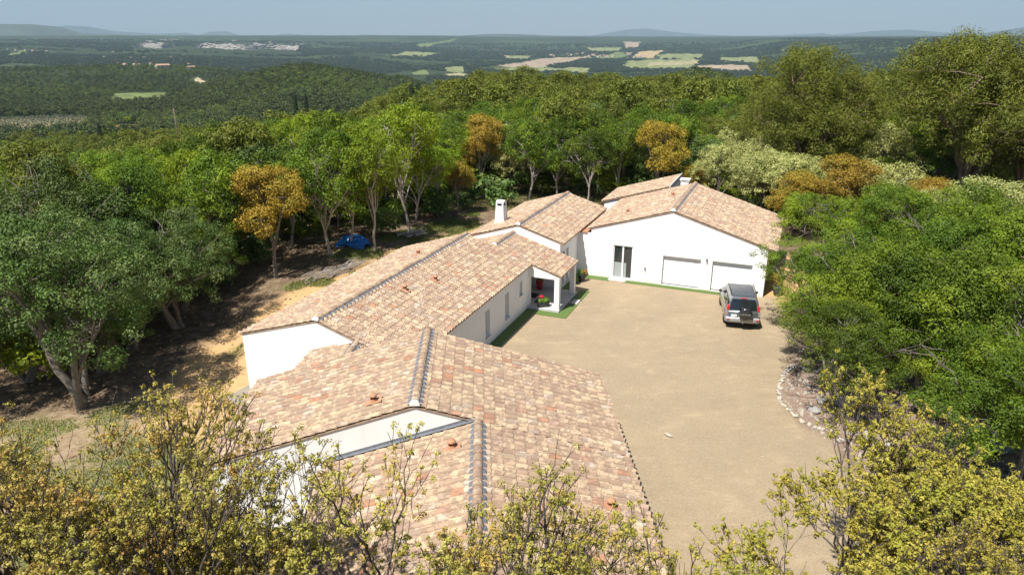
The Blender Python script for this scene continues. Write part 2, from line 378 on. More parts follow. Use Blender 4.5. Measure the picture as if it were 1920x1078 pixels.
def m_ground():
    m, t, b = mat('yard_ground'); b.inputs['Roughness'].default_value = 0.95; b.inputs['Specular IOR Level'].default_value = 0.2
    a = t.nodes.new('ShaderNodeVertexColor'); a.layer_name = 'Col'; s = t.nodes.new('ShaderNodeSeparateColor'); t.links.new(a.outputs[0], s.inputs[0])
    a2 = t.nodes.new('ShaderNodeVertexColor'); a2.layer_name = 'Col2'; s2 = t.nodes.new('ShaderNodeSeparateColor'); t.links.new(a2.outputs[0], s2.inputs[0])
    big = noise(t, 0.35, 5, 0.6); mid = noise(t, 2.5, 5, 0.65); fine = noise(t, 22, 4, 0.7); vf = noise(t, 70, 2, 0.8)
    litter = ramp(t, mid, [(0.3, (0.085, 0.058, 0.036)), (0.5, (0.17, 0.118, 0.073)), (0.7, (0.28, 0.205, 0.135))])
    yard = ramp(t, mid, [(0.3, (0.20, 0.14, 0.085)), (0.52, (0.30, 0.22, 0.135)), (0.72, (0.40, 0.31, 0.205))])
    base = mixc(t, s2.outputs[1], litter, yard)
    sandc = ramp(t, mid, [(0.25, (0.43, 0.27, 0.125)), (0.6, (0.53, 0.345, 0.165)), (0.8, (0.58, 0.40, 0.21))])
    base = mixc(t, s.outputs[1], base, sandc)
    soilc = ramp(t, fine, [(0.3, (0.11, 0.07, 0.05)), (0.5, (0.24, 0.165, 0.12)), (0.62, (0.38, 0.30, 0.24)), (0.72, (0.55, 0.5, 0.44))])
    base = mixc(t, s2.outputs[0], base, soilc)
    vo = t.nodes.new('ShaderNodeTexVoronoi'); vo.inputs['Scale'].default_value = 26; g = t.nodes.new('ShaderNodeNewGeometry'); t.links.new(g.outputs['Position'], vo.inputs['Vector'])
    sv = t.nodes.new('ShaderNodeSeparateColor'); t.links.new(vo.outputs['Color'], sv.inputs[0])
    grv = ramp(t, sv.outputs[0], [(0.0, (0.22, 0.17, 0.112)), (0.35, (0.31, 0.242, 0.158)), (0.75, (0.34, 0.268, 0.178)), (1.0, (0.43, 0.365, 0.27))])
    tint = ramp(t, big, [(0.32, (0.285, 0.222, 0.145)), (0.55, (0.335, 0.256, 0.16)), (0.72, (0.40, 0.31, 0.197))])
    grv = mixc(t, 0.55, grv, tint)
    # worn wheel tracks and scraped streaks, stretched along the yard
    mp = t.nodes.new('ShaderNodeMapping'); mp.inputs['Rotation'].default_value = (0, 0, R(-62)); mp.inputs['Scale'].default_value = (0.55, 1.5, 1)
    t.links.new(g.outputs['Position'], mp.inputs['Vector']); st = noise(t, 1.1, 5, 0.7, mp.outputs[0], 0.6)
    grv = mixc(t, ramp(t, st, [(0.54, (0, 0, 0)), (0.70, (0.5, 0.5, 0.5))]), grv, (0.45, 0.352, 0.225))
    grv = mixc(t, ramp(t, st, [(0.28, (0.4, 0.4, 0.4)), (0.44, (0, 0, 0))]), grv, (0.235, 0.182, 0.115))
    base = mixc(t, s.outputs[0], base, grv)
    gc = ramp(t, fine, [(0.3, (0.07, 0.105, 0.02)), (0.6, (0.16, 0.19, 0.045)), (0.75, (0.26, 0.24, 0.09))])
    gk = t.nodes.new('ShaderNodeMath'); gk.operation = 'MULTIPLY'; t.links.new(s.outputs[2], gk.inputs[0])
    t.links.new(ramp(t, noise(t, 6, 4, 0.7), [(0.38, (0.15, 0.15, 0.15)), (0.58, (1, 1, 1))]), gk.inputs[1])
    base = mixc(t, gk.outputs[0], base, gc)
    base = mixc(t, 0.35, base, ramp(t, vf, [(0.3, (0.35, 0.35, 0.35)), (0.7, (0.65, 0.65, 0.65))]), 'OVERLAY')
    t.links.new(base, b.inputs['Base Color'])
    ad = t.nodes.new('ShaderNodeMath'); ad.operation = 'ADD'; t.links.new(fine, ad.inputs[0]); t.links.new(vf, ad.inputs[1])
    bump(t, b, ad.outputs[0], 0.5, 0.03); return m
gme = np_mesh('ground', np.stack([X, Y, Z], -1).reshape(-1, 3), Q, m_ground(), colr, True)
a = gme.color_attributes.new('Col2', 'FLOAT_COLOR', 'POINT'); cc = np.ones((nx * ny, 4), np.float32); cc[:, :3] = col2; a.data.foreach_set('color', cc.ravel())
props(np_obj('ground', gme), kind='structure')

# wide terrain: polar sheet round the viewpoint with land cover painted per vertex
azs = np.concatenate([np.arange(-180, -45, 5.0), np.arange(-45, -37, 1), np.arange(-37, 37.01, 0.13), np.arange(38, 45, 1), np.arange(45, 180.1, 5.0)])
rs = np.concatenate([[0.5, 10, 20, 30, 40, 48], np.exp(np.linspace(math.log(52), math.log(13500), 520)), [16000, 20000, 26000, 32000]])
A, RR = np.meshgrid(np.radians(azs), rs); TX = RR * np.sin(A); TY = RR * np.cos(A); TZ = terrain_z(TX, TY)
inner = (TX > -45) & (TX < 45) & (TY > 4) & (TY < 79); TZ = np.where(inner | (RR < 60), TZ - 1.2, TZ)
TZ = TZ + np.where(RR > 2200, (vnoise(TX / 35, TY / 35, 77) - 0.5) * 14 * np.clip((RR - 2200) / 1000, 0, 1), 0) * np.where(RR < 13000, 1, 0)

def m_terrain():
    m, t, b = mat('countryside'); b.inputs['Roughness'].default_value = 1; b.inputs['Specular IOR Level'].default_value = 0.05
    a = t.nodes.new('ShaderNodeVertexColor'); a.layer_name = 'Col'; s = t.nodes.new('ShaderNodeSeparateColor')
    t.links.new(noise(t, 0.035, 4, 0.7), b.inputs['Base Color'])
    n = noise(t, 0.03, 5, 0.75); k = ramp(t, n, [(0.3, (0.28, 0.28, 0.28)), (0.7, (0.78, 0.78, 0.78))])
    c = mixc(t, 0.85, a.outputs[0], k, 'OVERLAY'); t.links.new(c, b.inputs['Base Color'])
    return m

FOREST_SHADED = np.array([0.030, 0.042, 0.018])  # woodland base colour, darkened to carry the canopy's own self-shadowing
fcol = np.broadcast_to(FOREST_SHADED, TX.shape + (3,)).copy()
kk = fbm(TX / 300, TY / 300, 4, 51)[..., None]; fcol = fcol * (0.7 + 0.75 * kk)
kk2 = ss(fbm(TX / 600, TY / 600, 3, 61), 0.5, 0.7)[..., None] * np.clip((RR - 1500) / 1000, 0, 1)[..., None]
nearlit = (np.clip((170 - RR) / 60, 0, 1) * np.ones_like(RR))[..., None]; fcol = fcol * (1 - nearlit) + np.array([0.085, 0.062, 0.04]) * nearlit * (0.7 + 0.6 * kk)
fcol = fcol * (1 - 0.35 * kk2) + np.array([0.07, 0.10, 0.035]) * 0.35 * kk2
# land cover by where it lies on the ground: (bearing left, bearing right, near, far, colour)
def bearing(px): return math.degrees(math.atan((px - 960) / (F_PX * math.cos(PITCH) + (539 - 100) * math.sin(PITCH))))
def hit(px, py):
    """where a line of sight meets the land, to site fields and houses"""
    d = pix_ray(px, py); d = d / np.hypot(d[0], d[1]); t = np.exp(np.linspace(math.log(90), math.log(11500), 1600))
    z = terrain_z(d[0] * t, d[1] * t); h = CAMH + d[2] * t; ok = np.nonzero(z > h - 6 * (t < 2300))[0]
    k = ok[0] if len(ok) else len(t) - 1
    return d[0] * t[k], d[1] * t[k], float(z[k]), t[k]
GREEN1, GREEN2, TAN1, TAN2, PINK = (0.13, 0.16, 0.06), (0.19, 0.205, 0.09), (0.36, 0.27, 0.14), (0.30, 0.265, 0.14), (0.30, 0.235, 0.165)
fields = [
 ([(930, 122), (1030, 110), (1110, 106), (1075, 116), (1000, 126)], PINK), ([(1085, 116), (1110, 107), (1090, 112)], TAN2),
 ([(895, 128), (1000, 127), (1110, 128), (1100, 134), (960, 132)], GREEN2), ([(810, 142), (850, 138), (885, 139), (870, 145)], TAN2),
 ([(830, 128), (870, 125), (870, 132), (840, 133)], GREEN2), ([(720, 103), (760, 97), (820, 101), (800, 105), (760, 104)], GREEN2),
 ([(770, 136), (800, 133), (805, 138), (780, 140)], GREEN1),
 ([(1185, 104), (1200, 97), (1245, 95), (1225, 105)], TAN1), ([(1230, 103), (1320, 102), (1310, 107), (1240, 108)], GREEN2),
 ([(1120, 104), (1165, 98), (1180, 104), (1130, 108)], GREEN1), ([(1100, 90), (1165, 90), (1160, 93), (1110, 93)], GREEN2), ([(950, 106), (1000, 105), (990, 109), (945, 110)], GREEN2),
 ([(1160, 124), (1180, 115), (1300, 110), (1308, 118), (1300, 127), (1200, 127)], GREEN2), ([(1220, 118), (1310, 113), (1308, 119), (1215, 122)], TAN2),
 ([(1305, 124), (1400, 122), (1410, 128), (1310, 128)], PINK), ([(1350, 108), (1420, 108), (1425, 112), (1352, 111)], GREEN2),
 ([(1430, 98), (1490, 88), (1480, 95), (1420, 100)], GREEN1), ([(1170, 79), (1200, 79), (1198, 82), (1172, 82)], PINK),
 ([(780, 79), (860, 73), (850, 77), (790, 82)], GREEN1),
 ([(195, 178), (215, 168), (330, 166), (300, 176), (240, 180)], GREEN1), ([(200, 250), (212, 224), (264, 221), (256, 246)], (0.45, 0.28, 0.12)),
 ([(-20, 240), (-20, 214), (165, 209), (156, 230), (60, 240)], (0.20, 0.17, 0.09)),
 ([(350, 148), (370, 140), (410, 150), (380, 156)], (0.33, 0.28, 0.18)),
 ([(0, 100), (40, 96), (60, 98), (20, 103)], GREEN1)]
field_polys = []
for pts, c in fields:
    H_ = [hit(*p) for p in pts]; ym = sum(p[1] for p in pts) / len(pts); P = []
    for p, h_ in zip(pts, H_):
        f_ = 1.0
        if p[1] > ym: f_ = max(0.82, 1 - 8.5 / max(CAMH - h_[2], 20))
        P.append((h_[0] * f_, h_[1] * f_))
    field_polys.append(P)
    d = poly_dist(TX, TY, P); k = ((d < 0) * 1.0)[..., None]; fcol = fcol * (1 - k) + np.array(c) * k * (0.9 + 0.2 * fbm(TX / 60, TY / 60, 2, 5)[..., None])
# limestone cliffs in the gorge
cl = ((RR > 6900) & (RR < 8800)) & (np.degrees(A) > -27) & (np.degrees(A) < -15.5)
cl = cl & (fbm(np.degrees(A) * 2.2, TZ / 14, 4, 91) > 0.66)
fcol = np.where(cl[..., None], np.array([0.26, 0.24, 0.21]) * (0.7 + 0.6 * vnoise(TX / 40, TZ / 6, 5))[..., None], fcol)
tnx, tny = len(azs), len(rs); idx = np.arange(tnx * tny).reshape(tny, tnx)
Q = np.stack([idx[:-1, :-1], idx[1:, :-1], idx[1:, 1:], idx[:-1, 1:]], -1).reshape(-1, 4)[:, ::-1]
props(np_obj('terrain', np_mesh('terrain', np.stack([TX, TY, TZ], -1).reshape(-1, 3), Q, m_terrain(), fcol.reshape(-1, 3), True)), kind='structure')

ROCK = simple('limestone_cliff', (0.27, 0.25, 0.22), 0.95, 0, 0.03, 0.3, 0.0, objc=False)
def cliff(xs, tops, bots, seed):
    """rock face stepping up out of the land, with the shelf behind it"""
    n = 90; px = np.linspace(xs[0], xs[-1], n); tp = np.interp(px, xs, tops); bt = np.interp(px, xs, bots)
    tp = tp + (fbm(px / 9, px * 0, 3, seed) - .5) * 5; bt = bt + (fbm(px / 7, px * 0 + 9, 3, seed) - .5) * 6; bt = np.maximum(bt, tp + .6); rows = []
    r0 = hit(float(px.mean()), float(np.mean(bots)))[3]
    for k in range(11):
        row = []
        for i in range(n):
            y_ = bt[i] + 6 - (bt[i] + 6 - tp[i]) * min(k, 9) / 9; d = pix_ray(px[i], y_); d = d / np.hypot(d[0], d[1])
            q = r0 + 120 * math.sin(i / 9) + float(vnoise(np.array(i / 1.5), np.array(k * 1.3), seed) - .5) * 22 + k * 5 + (500 if k == 10 else 0)
            z = CAMH + d[2] * (q if k < 10 else q - 500) - (25 if k == 10 else 0); row.append((d[0] * q, d[1] * q, z))
        rows.append(row)
    CLIFFS.append((xs[0] - 6, xs[-1] + 6, r0))
    V = np.array(rows).reshape(-1, 3); idx = np.arange(len(V)).reshape(11, n); Q = np.stack([idx[:-1, :-1], idx[:-1, 1:], idx[1:, 1:], idx[1:, :-1]], -1).reshape(-1, 4)
    return props(np_obj('cliff', np_mesh('cliff', V, Q, ROCK, None, False)), kind='structure')
CLIFFS = []
cliff([354, 364, 380, 420, 470, 520, 560], [94, 83, 81, 83, 85, 85, 87], [99, 98, 94, 92, 91, 90, 88], 3)
cliff([255, 280, 320, 350], [83, 82, 84, 92], [85, 88, 92, 98], 5)
# far ranges: real ridges with depth
HILL = simple('far_hillside', (0.05, 0.07, 0.04), 1.0, 0, 0.002, 0.4, objc=False)
def ridge(name, pts, dist, depth, base=-180):
    """pts: (photo x, photo y of the crest); a ridge at that distance, with slopes on both sides"""
    xs = np.array([p[0] for p in pts], float); ys = np.array([p[1] for p in pts], float)
    n = 160; px = np.linspace(xs[0], xs[-1], n); py = np.interp(px, xs, ys) + (fbm(px / 40, px * 0 + dist, 4, 3) - 0.5) * 1.6
    rows = []
    prof = [(-1, 0), (-0.6, 0.35), (-0.3, 0.75), (-0.1, 0.97), (0, 1), (0.2, 0.95), (0.6, 0.4), (1, 0)]
    for (o, k) in prof:
        r = []
        for i in range(n):
            d = pix_ray(px[i], py[i]); d = d / np.hypot(d[0], d[1]); zc = CAMH + d[2] * dist; q = dist + o * depth
            r.append((d[0] * q, d[1] * q, base + (zc - base) * k + (0 if k in (0, 1) else float(vnoise(np.array(i / 6.0), np.array(o * 9.0), 4) - .5) * 30)))
        rows.append(r)
    V = np.array(rows).reshape(-1, 3); idx = np.arange(len(V)).reshape(len(prof), n)
    Q = np.stack([idx[:-1, :-1], idx[:-1, 1:], idx[1:, 1:], idx[1:, :-1]], -1).reshape(-1, 4)
    return props(np_obj(name, np_mesh(name, V, Q, HILL, None, True)), kind='structure')
ridge('hill', [(-250, 50), (-60, 45), (60, 46), (110, 51), (150, 62), (250, 67), (330, 74)], 14500, 1800)
ridge('hill', [(560, 72), (640, 67), (700, 66), (760, 69), (860, 68), (920, 64), (1010, 66), (1080, 69), (1200, 75)], 15000, 1500)
ridge('mountain', [(60, 66), (120, 48), (160, 50), (220, 60), (300, 64), (350, 62), (370, 66), (395, 60), (425, 59), (450, 67), (520, 70)], 27000, 3500)
ridge('mountain', [(1050, 74), (1120, 66), (1170, 57), (1210, 54), (1260, 60), (1330, 66), (1420, 70)], 30000, 3500)
ridge('mountain', [(1330, 74), (1400, 69), (1470, 66), (1540, 63), (1560, 66), (1640, 59), (1700, 56), (1760, 61), (1850, 64), (1950, 60)], 27000, 3500)
ridge('mountain', [(490, 70), (540, 64), (590, 67), (640, 70)], 27500, 3000)
ridge('mountain', [(1820, 66), (1880, 58), (1930, 50), (2050, 44), (2200, 60)], 23000, 3000)


# ================================================================ HOUSE
house = empty('villa', T1(34, -15), 0, 'long white single storey villa with mottled clay tile roofs round a gravel courtyard', 'house')
H0 = Vector(house.location)
def hp(o, parent=None):
    """parent a mesh built in world coordinates under the villa"""
    o.parent = house if parent is None else parent
    if parent is None: o.location = -H0
    return o
def hbuild(mb, name, m, parent=None, bevel=0):
    o = mb.build(name, m, None, bevel=bevel); return hp(o, parent)

TW, TL = 0.29, 0.36
PROF = np.array([(0.0, 0.002), (0.02, 0.034), (0.055, 0.062), (0.09, 0.072), (0.125, 0.062), (0.16, 0.034), (0.18, -0.006), (0.235, -0.03), (0.29, -0.004)])
def tile_rect(fr, ua, ub, v0, z0, v1, z1, keep=None, seed=0):
    """tiles on the slope between the top line (v0,z0) and the eave (v1,z1), columns along u"""
    r = np.random.default_rng(seed + 100)
    L = math.hypot(v1 - v0, z1 - z0); sv = (v1 - v0) / L; sz = (z1 - z0) / L; nv, nz = -sz, sv
    if nz < 0: nv, nz = -nv, -nz
    nc = max(1, int(round((ub - ua) / TW))); nr = max(1, int(math.ceil(L / TL)))
    V = []; Qs = []; Cc = []; base = 0; K = len(PROF)
    for c in range(nc):
        off = r.uniform(-0.012, 0.012)
        for j in range(nr):
            a = j * TL - 0.04; b = min((j + 1) * TL + off * 0.8, L + 0.03)
            cu = ua + (c + 0.5) * TW; cv = v0 + sv * (a + b) / 2
            if keep is not None and not keep(*fr(cu, cv)[:2]): continue
            rise = 0.034 + r.uniform(-0.003, 0.004); sk = r.uniform(-0.004, 0.004)
            u = ua + c * TW + PROF[:, 0]
            def row(s, h, us=0): 
                vv = v0 + sv * s + nv * (PROF[:, 1] + h); zz = z0 + sz * s + nz * (PROF[:, 1] + h)
                uu = u + us; return np.stack([uu * fr.u[0] + vv * fr.v[0], uu * fr.u[1] + vv * fr.v[1], zz], -1)
            V.append(np.concatenate([row(a, 0.0), row(b, rise, sk), row(b, rise - 0.034, sk)]))
            q = [(base + i, base + i + 1, base + K + i + 1, base + K + i) for i in range(K - 1)] + \
                [(base + K + i, base + K + i + 1, base + 2 * K + i + 1, base + 2 * K + i) for i in range(K - 1)]
            Qs += q; base += 3 * K
            cc = np.array([r.random(), r.random(), r.random()]); Cc.append(np.broadcast_to(cc, (3 * K, 3)))
    return np.concatenate(V), np.array(Qs), np.concatenate(Cc)

def roof(fr, rects, seed, deck=True):
    """one roof part out of several tiled rectangles plus the deck below them"""
    Vs = []; Qs = []; Cs = []; b = 0
    for i, r_ in enumerate(rects):
        V, Q, Cc = tile_rect(fr, *r_, seed=seed * 10 + i); Vs.append(V); Qs.append(Q + b); Cs.append(Cc); b += len(V)
        ua, ub, v0, z0, v1, z1 = r_[:6]; keep = r_[6] if len(r_) > 6 else None
        if keep is None:
            ub2 = ua + round((ub - ua) / TW) * TW
            d = 0.045; P = [fr(u, v, z - e) for e in (d, d + 0.035) for (u, v, z) in ((ua, v0, z0), (ub2, v0, z0), (ub2, v1, z1), (ua, v1, z1))]
            Vs.append(np.array(P)); Qs.append(np.array([(0, 1, 2, 3), (7, 6, 5, 4), (0, 4, 5, 1), (1, 5, 6, 2), (2, 6, 7, 3), (3, 7, 4, 0)]) + b)
            Cs.append(np.full((8, 3), 0.6)); b += 8
    me = np_mesh('roof', np.concatenate(Vs), np.concatenate(Qs), TILE, np.concatenate(Cs)); return hp(np_obj('roof', me))

def ridge_row(fr, ua, ub, v, z, parent, sides=(1, 1), slopes=(0.3, 0.3)):
    """half-round ridge tiles, with a scalloped lead strip on each side"""
    V = []; Qs = []; Cc = []; base = 0; n = int(math.ceil((ub - ua) / 0.38)); r = np.random.default_rng(int(ua * 10 + 3)); K = 9
    th = np.linspace(0, math.pi, K)
    for j in range(n):
        a = ua + j * 0.38; e = min(a + 0.41, ub)
        rr0, rr1 = 0.145, 0.125
        def row(u, rad, h): 
            vv = v + np.cos(th) * rad; zz = z + 0.03 + h + np.sin(th) * rad * 0.85; return np.stack([u * fr.u[0] + vv * fr.v[0], u * fr.u[1] + vv * fr.v[1], zz], -1)
        V.append(np.concatenate([row(a, rr0, 0.012), row(e, rr1, 0), row(a, rr0 - 0.02, 0.0)]))
        Qs += [(base + i, base + i + 1, base + K + i + 1, base + K + i) for i in range(K - 1)] + [(base + 2 * K + i, base + 2 * K + i + 1, base + i + 1, base + i) for i in range(K - 1)]
        base += 3 * K; Cc.append(np.broadcast_to(r.random(3) * np.array([0.9, 1, 1]), (3 * K, 3)))
    o = np_obj('ridge_tiles', np_mesh('ridge_tiles', np.concatenate(V), np.array(Qs), TILE, np.concatenate(Cc)), parent)
    mb = MB()
    for sd, on in ((1, sides[0]), (-1, sides[1])):
        if not on: continue
        k = slopes[0] if sd > 0 else slopes[1]
        m = int((ub - ua) / (TW / 3)); pts = []
        for i in range(m + 1):
            u = ua + (ub - ua) * i / m; ph = ((u - 22.2) / TW) % 1; hh = 0.085 if ph < 0.62 else 0.03; w_ = 0.22 if ph < 0.62 else 0.27
            pts.append((fr(u, v + sd * 0.11, z - k * 0.11 + 0.09), fr(u, v + sd * w_, z - k * w_ + hh)))
        vs = [p for q in pts for p in q]; fs = [(2 * i, 2 * i + 2, 2 * i + 3, 2 * i + 1) for i in range(m)]
        mb.add(vs, fs)
    if mb.n: hbuild(mb, 'flashing', ZINC, parent)
    mb = MB(); mb.lathe([(0.0, 0.0), (0.15, 0), (0.15, 0.02), (0, 0.02)], (0, 0, 0), 12)
    # mortar plug closing the ridge end
    mb = MB(); P = []
    for u in (ua - 0.03, ua + 0.06):
        for t_ in th: P.append(fr(u, v + math.cos(t_) * 0.165, z + 0.0 + math.sin(t_) * 0.165))
    mb.add(P, [tuple(range(K - 1, -1, -1)), tuple(K + i for i in range(K))] + [(i, i + 1, K + i + 1, K + i) for i in range(K - 1)] + [(0, K, 2 * K - 1, K - 1)])
    hbuild(mb, 'ridge_end', PL, parent)
    return o

def vent(fr, u, v, z, parent, slope=0.3, sgn=1):
    """terracotta vent cowl on a flange tile"""
    x, y, _ = fr(u, v)
    mb = MB(); mb.lathe([(0.12, -0.05), (0.12, 0.08), (0.10, 0.1), (0.10, 0.14)], (x, y, z + 0.04), 14)
    for k in range(5):
        a = 2 * math.pi * k / 5; mb.tube([(x + 0.085 * math.cos(a), y + 0.085 * math.sin(a), z + 0.17), (x + 0.085 * math.cos(a), y + 0.085 * math.sin(a), z + 0.26)], 0.017, 6)
    mb.lathe([(0.12, 0.25), (0.13, 0.27), (0.11, 0.31), (0.055, 0.335), (0, 0.34)], (x, y, z), 14)
    mb.add([fr(u - 0.2, v - 0.26, z + 0.085 + sgn * slope * 0.26), fr(u + 0.2, v - 0.26, z + 0.085 + sgn * slope * 0.26), fr(u + 0.2, v + 0.26, z + 0.085 - sgn * slope * 0.26), fr(u - 0.2, v + 0.26, z + 0.085 - sgn * slope * 0.26)], [(0, 1, 2, 3)])
    return hbuild(mb, 'roof_vent', TERRACOTTA, parent)

def wall_panel(fr_pt, a0, a1, z0, z1, openings, depth_vec, mb):
    """rectangular wall with real openings; fr_pt(a,z,d) gives a point at depth d behind the face"""
    xs = sorted({a0, a1, *[o[0] for o in openings], *[o[1] for o in openings]}); zs = sorted({z0, z1, *[o[2] for o in openings], *[o[3] for o in openings]})
    for i in range(len(xs) - 1):
        for j in range(len(zs) - 1):
            cx, cz = (xs[i] + xs[i + 1]) / 2, (zs[j] + zs[j + 1]) / 2
            if any(o[0] < cx < o[1] and o[2] < cz < o[3] for o in openings): continue
            mb.add([fr_pt(xs[i], zs[j], 0), fr_pt(xs[i + 1], zs[j], 0), fr_pt(xs[i + 1], zs[j + 1], 0), fr_pt(xs[i], zs[j + 1], 0)], [(0, 1, 2, 3)])
    D = depth_vec
    for (p, q, r, s) in openings:
        for (A_, B_) in (((p, r), (q, r)), ((q, r), (q, s)), ((q, s), (p, s)), ((p, s), (p, r))):
            mb.add([fr_pt(*A_, 0), fr_pt(*B_, 0), fr_pt(*B_, D), fr_pt(*A_, D)], [(0, 1, 2, 3)])

WT = 0.045   # roof sits this far above the wall head
def prism(fr, u0, u1, v0, v1, ze0, zr, vr, ze1, mb, zb=-0.4, skip=()):
    """gabled block: walls only. skip: faces left out ('front','right')"""
    A_ = [(v0, zb), (v1, zb), (v1, ze1), (vr, zr), (v0, ze0)]
    f = [fr(u0, v, z) for v, z in A_]; b_ = [fr(u1, v, z) for v, z in A_]
    if 'front' not in skip: mb.add(f, [(0, 1, 2, 3, 4)])
    mb.add(b_, [(4, 3, 2, 1, 0)])
    if 'right' not in skip: mb.add([f[1], b_[1], b_[2], f[2]], [(0, 1, 2, 3)])
    mb.add([f[0], f[4], b_[4], b_[0]], [(0, 1, 2, 3)])

# ---- long wing (T1): ridge v=-18.07 z=4.13, eaves v=-22.4 / -13.75 at z=2.8
S1 = (4.13 - 2.8) / 4.33; RV, RZ = -18.07, 4.13
def z1r(v): return RZ - S1 * (v - RV)
U0 = 22.2; UB = U0 + 51 * TW; UE = U0 + 62 * TW      # 36.99, 40.18
UP = U0 + 50 * TW
r1 = roof(T1, [(U0, UB, RV, RZ, -13.72, z1r(-13.72)), (U0, UB, RV, RZ, -22.42, 2.8),
               (UB, UE, -16.3, z1r(-16.3), -13.72, z1r(-13.72)),
               (UP, UE, -13.72, z1r(-13.72), -11.9, z1r(-11.9)),
               (UB, UE, -16.3, z1r(-16.3), -19.4, z1r(-16.3) - 0.3 * 3.1)], 1)
ridge_row(T1, U0, UB, RV, RZ, r1); ridge_row(T1, UB + 0.1, UE, -16.3, z1r(-16.3), r1)
for q in ((27.6, -16.9), (29.8, -16.4)): vent(T1, q[0], q[1], z1r(q[1]), r1, S1)
vent(T1, 33.0, -19.2, RZ - S1 * 1.13, r1, S1, -1)
mb = MB()
prism(T1, 22.235, 36.6, -22.25, -13.95, 2.72 + 0.02, RZ - WT, RV, z1r(-13.95) - WT, mb, skip=('right',))
def wp(a, z, d): return T1(a, -13.95 - d, z)
win1 = [(26.2, 26.75, 0.55, 2.0), (30.55, 31.1, 0.55, 2.05), (33.2, 33.75, 0.6, 2.1), (35.35, 35.8, 1.25, 2.1)]
wall_panel(wp, 22.235, 37.1, -0.4, z1r(-13.95) - WT, win1, 0.22, mb)
# rear lean part behind the small ridge
mb.add([T1(36.6, -22.25, -0.4), T1(36.6, -19.3, -0.4), T1(36.6, -19.3, 2.6), T1(36.6, -22.25, 2.6)], [(0, 1, 2, 3)])
mb.add([T1(36.6, -19.2, -0.4), T1(40.3, -19.2, -0.4), T1(40.3, -19.2, 2.6), T1(36.6, -19.2, 2.6)], [(0, 1, 2, 3)])
# porch recess
mb.box(37.1, 37.25, -15.0, -13.95, -0.4, z1r(-13.95) - WT, fr=T1)
wall_panel(lambda a, z, d: T1(a, -15.0 - d, z), 37.25, 40.3, -0.4, 3.1, [(37.75, 38.8, 0.16, 2.3)], 0.15, mb)
hbuild(mb, 'wall', PL)
mb = MB()   # porch: beam, pillars, gable infill
zt = lambda v: z1r(v) - WT - 0.02
for (ua, ub_) in ((36.72, 37.0),):
    mb.add([T1(u, v, z) for u in (ua, ub_) for (v, z) in ((-13.95, 2.02), (-12.0, 2.02), (-12.0, zt(-12.0)), (-13.95, zt(-13.95)))],
           [(0, 1, 2, 3), (7, 6, 5, 4), (0, 4, 5, 1), (1, 5, 6, 2), (2, 6, 7, 3), (3, 7, 4, 0)])
mb.box(36.995, 40.2, -12.28, -12.003, 2.03, zt(-12.0) - 0.01, fr=T1)
hbuild(mb, 'porch_beam', PL)
for u in (36.72, 39.75):
    mb = MB(); mb.box(u, u + 0.3, -12.3, -12.0, 0.15, 2.02, fr=T1); hbuild(mb, 'porch_pillar', PL, bevel=0.006)
mb = MB(); mb.box(36.6, 40.28, -15.0, -11.95, -0.3, 0.15, fr=T1); hbuild(mb, 'porch_floor', simple('porch_floor_tile', (0.5, 0.49, 0.47), 0.5, 0, 3, 0.08))
mb = MB(); mb.box(37.75, 38.8, -15.14, -15.09, 0.16, 2.3, fr=T1); d_ = hbuild(mb, 'front_door', simple('door_anthracite', (0.03, 0.032, 0.036), 0.35)); props(d_)
mb = MB(); mb.tube([T1(38.65, -15.04, 0.9), T1(38.65, -15.04, 1.5)], 0.02); hbuild(mb, 'handle', GREY, d_)

def window(fr_pt, a0, a1, z0, z1, d, leaves=1, gm=GLASS, fw=0.055, sill=True, open_=None):
    mb = MB()
    def bx(p, q, r, s, d0, d1, m=mb):
        P = [fr_pt(x, z, y) for (x, y, z) in [(p, d0, r), (q, d0, r), (q, d1, r), (p, d1, r), (p, d0, s), (q, d0, s), (q, d1, s), (p, d1, s)]]
        m.add(P, [(0, 3, 2, 1), (4, 5, 6, 7), (0, 1, 5, 4), (1, 2, 6, 5), (2, 3, 7, 6), (3, 0, 4, 7)])
    root = MB(); bx(a0, a1, z0, z1, d + 0.03, d + 0.035, root); w_ = hbuild(root, 'window', gm)
    bx(a0, a0 + fw, z0, z1, d - 0.04, d + 0.02); bx(a1 - fw, a1, z0, z1, d - 0.04, d + 0.02)
    bx(a0 + fw, a1 - fw, z0, z0 + fw, d - 0.038, d + 0.02); bx(a0 + fw, a1 - fw, z1 - fw, z1, d - 0.038, d + 0.02)
    for k in range(1, leaves):
        c = a0 + (a1 - a0) * k / leaves; bx(c - fw * 0.8, c + fw * 0.8, z0 + fw, z1 - fw, d - 0.045, d + 0.02)
    hbuild(mb, 'frame', WHITEPVC, w_)
    if sill:
        s_ = MB(); bx(a0 - 0.05, a1 + 0.05, z0 - 0.05, z0 - 0.003, -0.05, d - 0.05, s_); hbuild(s_, 'sill', CONC, w_)
    return w_
PALEGL = m_glass('frosted_pane', (0.16, 0.175, 0.18))
for o_ in win1: window(wp, *o_, 0.2, 1, PALEGL)

